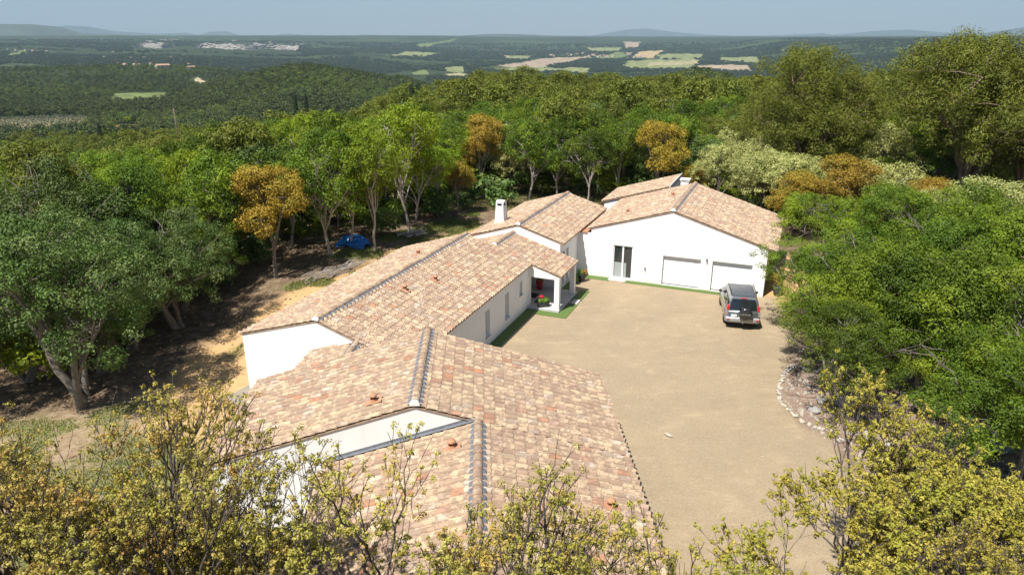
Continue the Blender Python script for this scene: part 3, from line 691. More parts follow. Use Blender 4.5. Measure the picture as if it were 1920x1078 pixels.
# ---- main hall: ridge v=-16 z=4.12; eaves -12.93 / -19.45
HU0 = 40.2; HU1 = HU0 + 36 * TW; SH = 0.305
r2 = roof(T1, [(HU0, HU1, -16.0, 4.12, -12.9, 4.12 - SH * 3.1), (HU0, HU1, -16.0, 4.12, -19.45, 4.12 - SH * 3.45)], 2)
ridge_row(T1, HU0, HU1, -16.0, 4.12, r2)
mb = MB(); prism(T1, 40.235, HU1 - 0.1, -19.3, -13.15, 4.12 - SH * 3.3 - WT, 4.12 - WT, -16.0, 4.12 - SH * 2.85 - WT, mb, skip=('right',))
wph = lambda a, z, d: T1(a, -13.15 - d, z)
winh = [(40.75, 41.25, 0.25, 2.5), (41.55, 42.05, 0.25, 2.5)]
wall_panel(wph, 40.235, HU1 - 0.1, -0.4, 4.12 - SH * 2.85 - WT, winh, 0.22, mb); hbuild(mb, 'wall', PL)
for o_ in winh: window(wph, *o_, 0.2, 1, PALEGL)
# chimney: tapered shaft, rounded hood with openings
cx, cy, _ = T1(42.9, -18.3); mb = MB()
def crect(hw, hd, z): return [T1(42.9 + a * hw, -18.3 + b_ * hd, z) for a, b_ in ((-1, -1), (1, -1), (1, 1), (-1, 1))]
lv = [(0.40, 0.36, 3.0), (0.30, 0.27, 4.62)]
V_ = [p for (a, b_, z) in lv for p in crect(a, b_, z)]
mb.add(V_, [(0, 1, 5, 4), (1, 2, 6, 5), (2, 3, 7, 6), (3, 0, 4, 7)])
for a, b_ in ((-1, -1), (1, -1), (1, 1), (-1, 1)):
    mb.box(42.9 + (a * 0.30 if a < 0 else 0.2), 42.9 + (-0.2 if a < 0 else 0.3), -18.3 + (-0.27 if b_ < 0 else 0.17), -18.3 + (-0.17 if b_ < 0 else 0.27), 4.62, 4.8, fr=T1)
n = 9; P = []
for v in (-0.27, 0.27):
    for k in range(n):
        a = math.pi * k / (n - 1); P.append(T1(42.9 - 0.3 * math.cos(a), -18.3 + v, 4.8 + 0.17 * math.sin(a)))
mb.add(P, [tuple(range(n)), tuple(range(2 * n - 1, n - 1, -1))] + [(k + 1, k, n + k, n + k + 1) for k in range(n - 1)] + [(0, n - 1, 2 * n - 1, n)])
ch = hbuild(mb, 'chimney', PL, r2)
mb = MB(); mb.box(42.66, 43.14, -18.5, -18.1, 4.60, 4.63, fr=T1); hbuild(mb, 'flue', DARK, r2)
mb = MB(); mb.tube([(cx, cy, 4.95), (cx, cy, 5.25)], 0.012, 6); hbuild(mb, 'aerial', GREY, r2)

# ---- garage block: gable front u=43.9, ridge v=-6.9 z=5.02
GU0 = 43.95; GU1 = GU0 + 33 * TW; SG = 0.305; GR = -6.9; GZ = 5.0
r3 = roof(T1, [(GU0, GU1, GR, GZ, -12.45, GZ - SG * 5.55), (GU0, GU1, GR, GZ, -0.45, GZ - SG * 6.45)], 3)
ridge_row(T1, GU0, GU1, GR, GZ, r3)
vent(T1, 46.6, -10.4, GZ - SG * 3.5, r3, SG, -1); vent(T1, 49.6, -7.9, GZ - SG * 1.0, r3, SG, -1)
mb = MB()
zl, zr_ = GZ - SG * 5.3 - WT, GZ - SG * 5.95 - WT; GL, GRV = -12.2, -0.95
wg = lambda a, z, d: T1(44.0 + d, a, z)
ops = [(-7.32, -4.9, 0.0, 2.0), (-4.18, -1.76, 0.0, 2.0), (-10.65, -9.32, 0.06, 2.36)]
wall_panel(wg, GL, GRV, -0.4, 2.6, ops, 0.24, mb)
mb.add([T1(44, GL, 2.6), T1(44, GRV, 2.6), T1(44, GRV, zr_), T1(44, GR, GZ - WT), T1(44, GL, zl)], [(0, 1, 2, 3, 4)])
mb.add([T1(44, GL, -0.4), T1(44, GL, zl), T1(GU1 - 0.1, GL, zl), T1(GU1 - 0.1, GL, -0.4)], [(0, 1, 2, 3)])
mb.add([T1(44, GRV, -0.4), T1(44, GRV, zr_), T1(GU1 - 0.1, GRV, zr_), T1(GU1 - 0.1, GRV, -0.4)], [(3, 2, 1, 0)])
mb.add([T1(GU1 - 0.1, GL, -0.4), T1(GU1 - 0.1, GRV, -0.4), T1(GU1 - 0.1, GRV, zr_), T1(GU1 - 0.1, GR, GZ - WT), T1(GU1 - 0.1, GL, zl)], [(4, 3, 2, 1, 0)])
# link wall between hall and garage
mb.box(44.0, 44.2, -13.15, GL - 0.003, -0.4, 3.0, fr=T1)
hbuild(mb, 'wall', PL)
mb = MB(); mb.box(43.93, 50.3, -13.12, -12.46, 3.0, 3.07, fr=T1); hbuild(mb, 'coping', TERRACOTTA, r3)
for (p, q, r_, s) in ops[:2]:
    g_ = MB(); n = 22
    for k in range(n):
        z0, z1_ = r_ + 0.06 + (s - r_ - 0.06) * k / n, r_ + 0.06 + (s - r_ - 0.06) * (k + 1) / n
        P = [T1(44.18, p, z0 + 0.012), T1(44.18, q, z0 + 0.012), T1(44.165, q, (z0 + z1_) / 2), T1(44.165, p, (z0 + z1_) / 2), T1(44.18, q, z1_ - 0.004), T1(44.18, p, z1_ - 0.004), T1(44.195, q, z1_ + 0.012), T1(44.195, p, z1_ + 0.012)]
        g_.add(P, [(0, 1, 2, 3), (3, 2, 4, 5), (5, 4, 6, 7)])
    gd = hbuild(g_, 'garage_door', SHUT)
    g_ = MB(); g_.box(44.15, 44.2, p, q, r_ + 0.01, r_ + 0.06, fr=T1); hbuild(g_, 'bottom_rail', GREY, gd)
    g_ = MB(); g_.box(43.9, 44.15, p, q, -0.2, 0.02, fr=T1); hbuild(g_, 'threshold', CONC, gd)
# french window, furniture glimpsed inside
wd = window(wg, -10.65, -9.32, 0.06, 2.36, 0.1, 2, m_glass('door_glass', (0.035, 0.04, 0.04)), 0.07, False)
mb = MB(); mb.box(44.136 - 0.012, 44.128, -10.55, -9.75, 0.15, 1.15, fr=T1); hbuild(mb, 'net_curtain', simple('pale_net_curtain', (0.33, 0.37, 0.36), 0.6), wd)
mb = MB(); mb.box(43.86, 44.0, -10.75, -9.22, -0.05, 0.055, fr=T1); hbuild(mb, 'sill', CONC, wd)
for z_, v_, nm in ((1.98, -4.54, 'wall_lamp'),):
    mb = MB(); mb.tube([T1(43.9, v_, z_), T1(43.9, v_, z_ + 0.2)], 0.05, 10); mb.box(43.92, 44.0, v_ - 0.03, v_ + 0.03, z_ + 0.06, z_ + 0.12, fr=T1); hbuild(mb, nm, GREY)
mb = MB(); mb.tube([T1(44.0, -8.44, 0.95), T1(43.9, -8.44, 0.97), T1(43.86, -8.44, 0.86)], 0.018, 8); mb.box(43.97, 44.0, -8.5, -8.38, 0.85, 1.05, fr=T1); hbuild(mb, 'outdoor_tap', GREY)

# ---- rear mono-pitch block
RU0 = 53.35; RU1 = RU0 + 19 * TW
r4 = roof(T1, [(RU0, RU1, -8.8, 4.62, -14.05, 4.62 - 0.3 * 5.25)], 4)
mb = MB(); A_ = [(-13.85, -0.4), (-8.86, -0.4), (-8.86, 4.5), (-13.85, 2.95)]
f = [T1(RU0 + 0.1, v, z) for v, z in A_]; b2 = [T1(RU1 - 0.1, v, z) for v, z in A_]
mb.add(f + b2, [(0, 1, 2, 3), (7, 6, 5, 4), (1, 5, 6, 2), (0, 3, 7, 4)]); hbuild(mb, 'wall', PL)
mb = MB(); mb.box(RU0 + 0.06, RU0 + 0.1, -13.2, -12.5, 1.9, 2.5, fr=T1); hbuild(mb, 'window', GLASS)
mb = MB(); mb.box(RU0 + 0.0, RU1, -8.8, -8.72, 4.35, 4.72, fr=T1); hbuild(mb, 'fascia', CONC, r4)
# flat-topped chimney behind the garage ridge
mb = MB(); mb.box(53.75, 54.35, -8.05, -7.45, 2, 4.95, fr=T1)
for a in (-8.05, -7.55): 
    for b_ in (53.75, 54.25): mb.box(b_, b_ + 0.1, a, a + 0.1, 4.95, 5.12, fr=T1)
mb.box(53.68, 54.42, -8.12, -7.38, 5.12, 5.19, fr=T1); mb.box(53.72, 54.38, -8.08, -7.42, 5.0, 5.04, fr=T1)
hbuild(mb, 'chimney', PL, r4)

# ---- front wing (T2): ridge v=-2.2 z=4.95
FU1 = 24.6; FU0 = FU1 - 20 * TW; S2 = 0.3; FV, FZ = -2.2, 4.95          # 18.8 .. 24.6
LU0 = FU0 - 25 * TW                                                    # lower roof runs on towards the camera
zf = lambda v: FZ - S2 * abs(v - FV)
r5 = roof(T2, [(FU0, FU1, FV, FZ, 4.45, zf(4.45)), (FU0, FU1, FV, FZ, -8.8, zf(-8.8))], 5)
ridge_row(T2, FU0, FU1, FV, FZ, r5)
vent(T2, 19.75, -3.6, zf(-3.6), r5, S2, -1)
LV = -0.28; LZ = zf(LV)
r6 = roof(T2, [(LU0, FU0, LV, LZ, 4.45, zf(4.45)), (LU0, FU0 - 0.02, LV, LZ, -5.08, LZ - 0.295 * 4.8)], 6)
ridge_row(T2, LU0, FU0 - 0.1, LV, LZ, r6)
vent(T2, 17.6, -1.05, LZ - 0.295 * 0.77, r6, S2, -1); vent(T2, 15.85, 3.35, zf(3.35), r6, S2, 1)
mb = MB(); prism(T2, FU0 + 0.035, FU1 - 0.12, -8.55, 4.1, zf(-8.55) - WT, FZ - WT, FV, zf(4.1) - WT, mb)
hbuild(mb, 'wall', PL)
mb = MB(); prism(T2, LU0 + 0.12, FU0 + 0.03, -4.85, 4.09, LZ - 0.295 * 4.57 - WT, LZ - WT, LV, zf(4.09) - WT, mb); hbuild(mb, 'wall', PL)
# lead apron where the lower roof meets the gable wall
mb = MB()
for (va, vb, sg) in ((LV - 0.1, -5.05, -1),):
    za, zb_ = LZ - 0.295 * 0.1, LZ - 0.295 * 4.77
    mb.add([T2(FU0 + 0.03, va, za + 0.17), T2(FU0 + 0.03, vb, zb_ + 0.17), T2(FU0 + 0.015, vb, zb_ + 0.09), T2(FU0 + 0.015, va, za + 0.09), T2(FU0 - 0.1, vb, zb_ + 0.082), T2(FU0 - 0.1, va, za + 0.082)], [(0, 1, 2, 3), (3, 2, 4, 5)])
hbuild(mb, 'flashing', ZINC, r6)

# ---- connector roof between the front wing and the long wing
def inW(x, y): return uvw(T1, x, y)[0] < 22.25 and uvw(T2, x, y)[0] > 24.3
cu, cv = uvw(T3, -6.43, 27.0); CZ = 3.42
r7 = roof(T3, [(cu - 4.2, cu + 1.0, cv, CZ, cv - 2.2, CZ - 0.31 * 2.2, inW), (cu - 4.2, cu + 1.2, cv, CZ, cv + 3.0, CZ - 0.31 * 3.0, inW)], 7)
ridge_row(T3, cu - 2.6, cu + 0.05, cv, CZ, r7)
mb = MB()
P = [(cu - 4.0, cv - 2.0), (cu + 1.3, cv - 2.0), (cu + 1.3, cv + 3), (cu - 4.0, cv + 3)]
mb.box(cu - 4.0, cu + 0.6, cv - 2.0, cv + 2.9, -0.4, 2.45, fr=T3); hbuild(mb, 'wall', PL)

# ================================================================ ground dressing
TURF = simple('artificial_turf', (0.088, 0.145, 0.03), 0.9, 0, 30, 0.25, 0.5, objc=False)
def strip_poly(name, pts, z0, z1, m, **kw):
    mb = MB(); n = len(pts); mb.add([(x, y, z0) for x, y in pts] + [(x, y, z1) for x, y in pts], [tuple(range(n, 2 * n)), tuple(range(n - 1, -1, -1))] + [(i, (i + 1) % n, n + (i + 1) % n, n + i) for i in range(n)])
    return props(mb.build(name, m), kind='structure')
def T1r(a, b, c, d): return [T1(a, c)[:2], T1(b, c)[:2], T1(b, d)[:2], T1(a, d)[:2]]
t1 = strip_poly('turf_strip', T1r(24, 36.58, -13.94, -13.36), -0.05, 0.03, TURF)
strip_poly('turf_strip', [T1(35.95, -13.24)[:2], T1(36.58, -13.24)[:2], T1(36.58, -11.93)[:2], T1(38.35, -11.93)[:2], T1(38.35, -11.3)[:2], T1(35.95, -11.3)[:2]], -0.05, 0.032, TURF)
strip_poly('turf_strip', T1r(39.0, 40.9, -11.93, -11.3), -0.05, 0.03, TURF)
strip_poly('turf_strip', T1r(40.3, 43.99, -13.13, -12.5), -0.05, 0.03, TURF)
strip_poly('turf_strip', T1r(43.35, 43.99, -12.49, -10.7), -0.05, 0.031, TURF)
strip_poly('turf_strip', T1r(43.4, 43.88, -9.7, -1.7), -0.05, 0.028, TURF)
strip_poly('gravel_apron', [ground_at(424, 745), ground_at(474, 718), T1(22.3, -21.5)[:2], ground_at(520, 790), ground_at(455, 765)], -0.05, 0.02, simple('grey_gravel', (0.27, 0.235, 0.19), 0.95, 0, 40, 0.5, 0.6, objc=False))

def mesh_thing(name, mb, m, label, cat, loc=(0, 0, 0), rz=0, group=None, bevel=0):
    o = mb.build(name, m, None, loc, bevel); o.rotation_euler = (0, 0, rz); return props(o, label, cat, group)

mb = MB(); mb.box(-0.35, 0.35, -0.2, 0.2, -0.02, 0.09)
mesh_thing('step_slab', mb, CONC, 'pale stone step slab on the turf before the porch', 'step', T1(38.68, -11.55), R(67.8), bevel=0.015)
mb = MB(); mb.box(-0.6, 0.6, -0.18, 0.18, -0.02, 0.07)
mesh_thing('step_slab', mb, CONC, 'pale stone slab lying below the glass french window', 'step', T1(43.66, -10.2), R(-22.2), bevel=0.012)
MATB = simple('black_rubber', (0.025, 0.025, 0.027), 0.9, 0, 40, 0.3)
mb = MB(); mb.box(-0.3, 0.3, -0.4, 0.4, 0, 0.02)
mesh_thing('door_mat', mb, MATB, 'black door mat nearest the front door under the porch', 'door mat', T1(38.5, -14.3, 0.152), R(67.8 - 90), bevel=0.005)
mb = MB(); mb.box(-0.3, 0.3, -0.35, 0.35, 0, 0.02)
mesh_thing('door_mat', mb, MATB, 'black mat on the porch floor behind the black planter', 'door mat', T1(37.7, -13.5, 0.152), R(67.8 - 90), bevel=0.005)

def leaves_np(centers, rad, n, size, r, aspect=0.55, up=0.5, shell=0.55, flat=0.8, outc=None):
    """n leaf quads round each centre -> V,Q,C"""
    m = len(centers); rad = np.asarray(rad).reshape(-1, 1) if np.ndim(rad) else np.full((m, 1), rad)
    if np.ndim(n) == 0: rep = np.full(m, int(n))
    else: rep = np.asarray(n, int)
    ci = np.repeat(np.arange(m), rep); N_ = len(ci)
    d = r.normal(size=(N_, 3)); d /= np.linalg.norm(d, axis=1, keepdims=True)
    rr = (shell + (1 - shell) * r.random((N_, 1)) ** 0.5) * (0.75 + 0.5 * r.random((N_, 1)))
    off = d * rr * rad[ci]; off[:, 2] *= flat
    c = centers[ci] + off
    nrm = d * 1.2 + np.array([0, 0, up]) + r.normal(size=(N_, 3)) * 0.38
    nrm /= np.linalg.norm(nrm, axis=1, keepdims=True)
    a = np.cross(nrm, r.normal(size=(N_, 3))); a /= np.linalg.norm(a, axis=1, keepdims=True) + 1e-9
    b = np.cross(nrm, a)
    s = size * (0.7 + 0.6 * r.random((N_, 1)))
    V = np.stack([c - a * s * 0.5, c + b * s * aspect * 0.5 + a * s * 0.08, c + a * s * 0.5, c - b * s * aspect * 0.5 + a * s * 0.08], 1).reshape(-1, 3)
    Q = np.arange(4 * N_).reshape(-1, 4)
    clump_t = r.random(m)
    t = np.clip(0.62 * r.random(N_) + 0.38 * clump_t[ci], 0, 1)
    Cc = np.repeat(np.stack([t, r.random(N_), clump_t[ci]], 1), 4, axis=0)
    return V, Q, Cc

def tubes_np(segs, sides=5):
    """segs: list of (points(k,3), radii(k)) -> V,Q"""
    V = []; Q = []; base = 0
    th = np.arange(sides) * 2 * np.pi / sides
    for pts, rad in segs:
        pts = np.asarray(pts, float); k = len(pts)
        d = np.gradient(pts, axis=0); d /= np.linalg.norm(d, axis=1, keepdims=True) + 1e-9
        ref = np.array([0.31, 0.17, 0.1]) if abs(d[0][2]) > 0.9 else np.array([0, 0, 1.0])
        a = np.cross(d, ref); a /= np.linalg.norm(a, axis=1, keepdims=True) + 1e-9; b = np.cross(d, a)
        ring = pts[:, None, :] + (a[:, None, :] * np.cos(th)[None, :, None] + b[:, None, :] * np.sin(th)[None, :, None]) * np.asarray(rad)[:, None, None]
        V.append(ring.reshape(-1, 3))
        i = np.arange(k - 1)[:, None] * sides; j = np.arange(sides)[None, :]; j2 = (j + 1) % sides
        Q.append(np.stack([base + i + j, base + i + j2, base + i + sides + j2, base + i + sides + j], -1).reshape(-1, 4)); base += k * sides
    return np.concatenate(V), np.concatenate(Q)

def bent(p, q, r, wob=0.12, k=5, sag=0.0):
    p = np.asarray(p, float); q = np.asarray(q, float); t = np.linspace(0, 1, k)[:, None]; L = np.linalg.norm(q - p)
    o = np.cumsum(r.normal(size=(k, 3)), axis=0); o = o - o[0] - t * (o[-1] - o[0]); return p + (q - p) * t + o * wob * L / k + np.array([0, 0, 1]) * sag * L * (t * (1 - t)) * 4

def make_tree(kind, seed, H, cr, cb, nclump, nleaf, lsize, lmat, bmat, crad=0.75, lobes=6, tr=0.16, aspect=0.55, dens=0.35, multi=1, flatten=0.85, lean=0.0, dead=0, mat_t=None):
    """returns (trunk mesh, crown mesh). Crown: clumps of leaf faces spread over several lobes"""
    r = np.random.default_rng(seed); cz = (H + cb) / 2; hh = (H - cb) / 2
    # lobe centres
    L = []
    for i in range(lobes):
        a = 2 * math.pi * (i + r.uniform(-.3, .3)) / lobes * (1 if lobes < 8 else 1.618 * lobes / 2.0); e = r.uniform(-0.35, 0.95)
        rad = cr * r.uniform(0.38, 0.66) * math.cos(e * 0.9)
        L.append((rad * math.cos(a), rad * math.sin(a), cz + hh * 0.62 * math.sin(e * 1.3)))
    L.append((r.uniform(-.1, .1) * cr, r.uniform(-.1, .1) * cr, cz + hh * 0.55)); L = np.array(L)
    lr = cr * r.uniform(0.40, 0.58, len(L)); lr[-1] = cr * 0.5
    # clumps on lobe surfaces, mostly
    ci = r.integers(0, len(L), nclump); d = r.normal(size=(nclump, 3)); d[:, 2] = d[:, 2] * 0.9 + 0.25; d /= np.linalg.norm(d, axis=1, keepdims=True)
    k = (1 - dens * r.random(nclump))[:, None]
    Cn = L[ci] + d * lr[ci][:, None] * k * np.array([1, 1, flatten])
    Cn[:, 2] = np.maximum(Cn[:, 2], cb * 0.9 + r.random(nclump) * 0.5); Cn[:, 2] = np.minimum(Cn[:, 2], H - crad * 0.3)
    Cn[:, 0] += lean * Cn[:, 2]
    rads = crad * r.uniform(0.6, 1.2, nclump)
    V, Q, Cc = leaves_np(Cn, rads, np.maximum(3, (nleaf * (rads / crad) ** 1.6).astype(int)), lsize, r, aspect)
    crown = np_mesh(kind + '_crown', V, Q, lmat, Cc)
    segs = []
    for m_ in range(multi):
        off = np.array([r.uniform(-.35, .35), r.uniform(-.35, .35), 0]) * (multi > 1)
        top = np.array([r.uniform(-.5, .5) * (1 + multi), r.uniform(-.5, .5) * (1 + multi), cb + (H - cb) * 0.45]); top[0] += lean * top[2]
        tk = bent(off + np.array([0, 0, -0.4]), top, r, 0.10, 8); rr = np.linspace(tr, tr * 0.45, 8); rr[0] *= 1.45; segs.append((tk, rr))
        sel = [i for i in range(len(L)) if i % multi == m_]
        for i in sel:
            st = tk[r.integers(3, 7)]; tgt = L[i] + np.array([lean * L[i][2], 0, 0]); br = bent(st, tgt, r, 0.16, 6, 0.03); segs.append((br, np.linspace(tr * 0.48, tr * 0.16, 6)))
            near = np.nonzero(ci == i)[0]
            for c_ in near[:max(5, min(9, nclump // 20))]:
                segs.append((bent(br[r.integers(2, 6)], Cn[c_], r, 0.16, 4), np.linspace(tr * 0.17, tr * 0.05, 4)))
    for q in range(dead):
        a = r.uniform(0, 6.28); p0 = np.array([math.cos(a) * cr * .5, math.sin(a) * cr * .5, cz]); p1 = np.array([math.cos(a) * cr * 1.02, math.sin(a) * cr * 1.02, cz + hh * r.uniform(.3, .8)])
        b0 = bent(p0, p1, r, 0.3, 6); segs.append((b0, np.linspace(0.05, 0.012, 6)))
        for z_ in range(4): segs.append((bent(b0[r.integers(2, 6)], p1 + r.normal(size=3) * 0.6, r, .3, 4), np.linspace(.025, .008, 4)))
    V, Q = tubes_np(segs, 6); trunk = np_mesh(kind + '_trunk', V, Q, bmat, None, True)
    return trunk, crown

GT = {}
def put_tree(name, meshes, x, y, label, group=None, s=1.0, rz=0.0, z=None, sz=None, cat='tree'):
    zz = float(near_z(np.array([x]), np.array([y]))[0]) if z is None and (abs(x) < 45 and 4 < y < 79) else (float(terrain_z(np.array([x]), np.array([y]))[0]) if z is None else z)
    t_ = empty(name, (x, y, zz - 0.05), rz, label, cat, group); t_.scale = (s, s, s if sz is None else sz)
    for n_, me in zip(('trunk', 'crown'), meshes): 
        if me is not None: link(bpy.data.objects.new(n_, me), t_)
    return t_

# ================================================================ OBJECTS IN THE YARD
# ---- silver off-road car seen from behind; local x forward, y to its left
def build_car():
    cu_, cv_ = 38.2, -1.72
    ux, uy = T1.u; ang = math.atan2(uy, ux) + R(10.6)
    rx, ry, _ = T1(cu_, cv_)
    car = empty('parked_car', (rx + math.cos(ang) * 2.35, ry + math.sin(ang) * 2.35, 0), ang, 'silver off road car with a black covered spare wheel, parked before the garage', 'car')
    PAINT = simple('silver_paint', (0.25, 0.26, 0.26), 0.28, 0.75, coat=0.8)
    PLAST = simple('grey_bumper_plastic', (0.33, 0.34, 0.34), 0.4, 0.3)
    CG = m_glass('tinted_car_glass', (0.012, 0.014, 0.016)); RED = simple('red_lamp_lens', (0.55, 0.015, 0.02), 0.15, coat=0.6)
    TY = simple('tyre_rubber', (0.02, 0.02, 0.02), 0.85); RIM = simple('alloy_rim', (0.5, 0.5, 0.5), 0.3, 0.8)
    L0, L1 = -2.35, 2.35
    # cross-sections along x: (x, half width low, half width belt, z low, z belt)
    st = [(L0, 0.80, 0.80, 0.62, 1.02), (L0 + 0.06, 0.88, 0.86, 0.50, 1.06), (L0 + 0.35, 0.93, 0.90, 0.42, 1.08), (-1.2, 0.94, 0.91, 0.38, 1.09), (0, 0.93, 0.91, 0.38, 1.07),
          (1.0, 0.94, 0.90, 0.38, 1.05), (1.7, 0.94, 0.86, 0.42, 1.02), (2.15, 0.88, 0.78, 0.48, 0.93), (L1, 0.72, 0.66, 0.55, 0.82)]
    def ring(x, wl, wb, zl, zb):
        return [(x, -wl * .94, zl), (x, -wl, zl + .08), (x, -wl - 0.015, (zl + zb) / 2), (x, -wb, zb - .06), (x, -wb * .95, zb), (x, 0, zb + .035), (x, wb * .95, zb), (x, wb, zb - .06), (x, wl + 0.015, (zl + zb) / 2), (x, wl, zl + .08), (x, wl * .94, zl)]
    mb = MB(); V = [p for s_ in st for p in ring(*s_)]; K = 11
    F = [(i * K + k, i * K + (k + 1) % K, (i + 1) * K + (k + 1) % K, (i + 1) * K + k) for i in range(len(st) - 1) for k in range(K)]
    F += [tuple(range(K)), tuple((len(st) - 1) * K + k for k in range(K - 1, -1, -1))]
    mb.add(V, F, 0, True)
    # flared wheel arches
    for wx in (-1.38, 1.42):
        for sy in (-1, 1):
            P = []; n = 11
            for k in range(n):
                a = math.pi * k / (n - 1)
                for rr, yy in ((0.43, 0.95), (0.52, 0.955), (0.54, 0.92)): P.append((wx + rr * math.cos(a), sy * yy, 0.42 + rr * math.sin(a)))
            mb.add(P, [(3 * k + j, 3 * k + j + 1, 3 * k + j + 4, 3 * k + j + 3) for k in range(n - 1) for j in range(2)], 0, True)
    body = mb.build('body', PAINT, car)
    # cabin
    def hull(rows, closed=True):
        m_ = MB(); k = len(rows[0]); V = [p for r_ in rows for p in r_]
        m_.add(V, [(i * k + j, i * k + (j + 1) % k, (i + 1) * k + (j + 1) % k, (i + 1) * k + j) for i in range(len(rows) - 1) for j in range(k)] + [tuple(range(k - 1, -1, -1)), tuple((len(rows) - 1) * k + j for j in range(k))], 0, False); return m_
    low = [(-2.30, -0.86, 1.04), (-2.30, 0.86, 1.04), (0.2, 0.87, 1.04), (1.25, 0.82, 1.02), (1.25, -0.82, 1.02), (0.2, -0.87, 1.04)]
    mid = [(-2.14, -0.76, 1.56), (-2.14, 0.76, 1.56), (0.1, 0.77, 1.62), (0.62, 0.74, 1.58), (0.62, -0.74, 1.58), (0.1, -0.77, 1.62)]
    top = [(-2.02, -0.66, 1.79), (-2.02, 0.66, 1.79), (0.0, 0.68, 1.84), (0.35, 0.64, 1.76), (0.35, -0.64, 1.76), (0.0, -0.68, 1.84)]
    cb_ = hull([low, mid, top]).build('cabin', PAINT, car, bevel=0.03)
    # roof skin with ribs
    mb = MB(); mb.add([(-1.95, -0.60, 1.80), (-1.95, 0.60, 1.80), (0.05, 0.62, 1.845), (0.05, -0.62, 1.845)], [(0, 1, 2, 3)])
    for k in range(-4, 5): mb.box(-1.8, -0.05, k * 0.13 - 0.02, k * 0.13 + 0.02, 1.80, 1.856 if abs(k) % 2 == 0 else 1.852)
    mb.build('roof_panel', simple('dark_silver_roof', (0.15, 0.165, 0.18), 0.3, 0.6, coat=0.5), car)
    for sy in (-1, 1):
        mb = MB(); mb.tube([(-1.85, sy * 0.67, 1.82), (-1.7, sy * 0.67, 1.90), (-0.2, sy * 0.69, 1.93), (0.05, sy * 0.69, 1.85)], 0.025, 8); mb.build('roof_rail', DARK, car)
    def pane(name, pts, m=CG, off=(0, 0, 0), parent=car):
        mb = MB(); n_ = (Vector(pts[1]) - Vector(pts[0])).cross(Vector(pts[2]) - Vector(pts[0])).normalized() * 0.012; n2 = Vector(off)
        P = [tuple(Vector(p) + n2) for p in pts] + [tuple(Vector(p) + n2 - n_) for p in pts]; k = len(pts)
        mb.add(P, [tuple(range(k)), tuple(range(2 * k - 1, k - 1, -1))] + [(i, k + i, k + (i + 1) % k, (i + 1) % k) for i in range(k)]); return mb.build(name, m, parent)
    pane('rear_window', [(-2.275, -0.73, 1.15), (-2.275, 0.73, 1.15), (-2.14, 0.66, 1.56), (-2.06, 0.60, 1.68), (-2.06, -0.60, 1.68), (-2.14, -0.66, 1.56)], off=(-0.025, 0, 0.012))
    for sy in (-1, 1):
        for x0, x1, x2, x3 in ((-2.0, -1.25, -1.3, -1.9), (-1.17, -0.28, -0.34, -1.2), (-0.2, 0.72, 0.38, -0.24)):
            pane('side_window', [(x0, sy * 0.872, 1.12), (x1, sy * 0.872, 1.12), (x2, sy * 0.775, 1.56), (x3, sy * 0.775, 1.56)], off=(0, sy * 0.014, 0))
        mb = MB(); mb.lathe([(0, -0.02), (0.06, -0.01), (0.085, 0.05), (0.06, 0.12), (0, 0.14)], (0, 0, 0), 10, axis='y')
        mb.v = [(x * 0.8 + 0.62, sy * (y + 0.98), z * 1.1 + 1.2) for x, y, z in mb.v]; mb.tube([(0.64, sy * 0.84, 1.14), (0.62, sy * 1.0, 1.17)], 0.025, 6); mb.build('mirror', DARK, car)
        mb = MB(); mb.box(-2.32, -2.12, sy * 0.81 - 0.055, sy * 0.81 + 0.06, 1.10, 1.36); mb.v = [(x + (z - 1.1) * 0.28 - 0.02, y - sy * (z - 1.1) * 0.15 + sy * 0.03, z) for x, y, z in mb.v]; mb.build('tail_lamp', RED, car, bevel=0.02)
        mb = MB(); mb.box(-2.375, -2.25, sy * 0.86 - 0.06, sy * 0.86 + 0.055, 0.80, 1.08); mb.build('lower_lamp', simple('clear_lamp_lens', (0.25, 0.24, 0.24), 0.15, coat=0.5), car, bevel=0.015)
        mb = MB(); mb.box(-2.47, -2.40, sy * 0.78 - 0.07, sy * 0.78 + 0.07, 0.60, 0.66); mb.build('reflector', RED, car)
    pane('windscreen', [(1.22, -0.75, 1.07), (1.22, 0.75, 1.07), (0.64, 0.68, 1.58), (0.64, -0.68, 1.58)], off=(0.02, 0, 0.02))
    # rear bumper
    rows = [[(x, y, z) for (x, z) in ((-2.42 + c, .42), (-2.46 + c, .5), (-2.46 + c, .66), (-2.40 + c, .72), (-2.2, .72), (-2.2, .42))] for y, c in ((-0.95, .25), (-0.88, .05), (-0.5, 0), (0.5, 0), (0.88, .05), (0.95, .25))]
    hull(rows).build('rear_bumper', PLAST, car)
    rows = [[(x, y, z) for (x, z) in ((2.34 - c, .38), (2.44 - c, .5), (2.42 - c, .7), (2.1, .74), (2.1, .38))] for y, c in ((-0.92, .3), (-0.7, .05), (0.7, .05), (0.92, .3))]
    hull(rows).build('front_bumper', PLAST, car)
    mb = MB(); mb.tube([(-2.2, 0, 0.42), (-2.55, 0, 0.42), (-2.58, 0, 0.5)], 0.03, 8); mb.lathe([(0, -0.035), (0.03, -0.02), (0.035, 0.01), (0, 0.04)], (-2.58, 0, 0.53), 10); mb.build('tow_bar', GREY, car)
    # tail gate plate, spare wheel
    mb = MB(); mb.box(-2.40, -2.36, 0.30, 0.74, 0.72, 0.98); mb.build('plate_recess', simple('dark_trim', (0.07, 0.08, 0.1), 0.5), car)
    mb = MB(); mb.box(-2.415, -2.402, 0.33, 0.70, 0.76, 0.90); pl = mb.build('number_plate', simple('white_plate', (0.75, 0.75, 0.74), 0.4), car)
    mb = MB(); mb.box(-2.418, -2.4155, 0.645, 0.70, 0.76, 0.90); mb.build('blue_band', simple('plate_blue', (0.02, 0.09, 0.42), 0.4), pl)
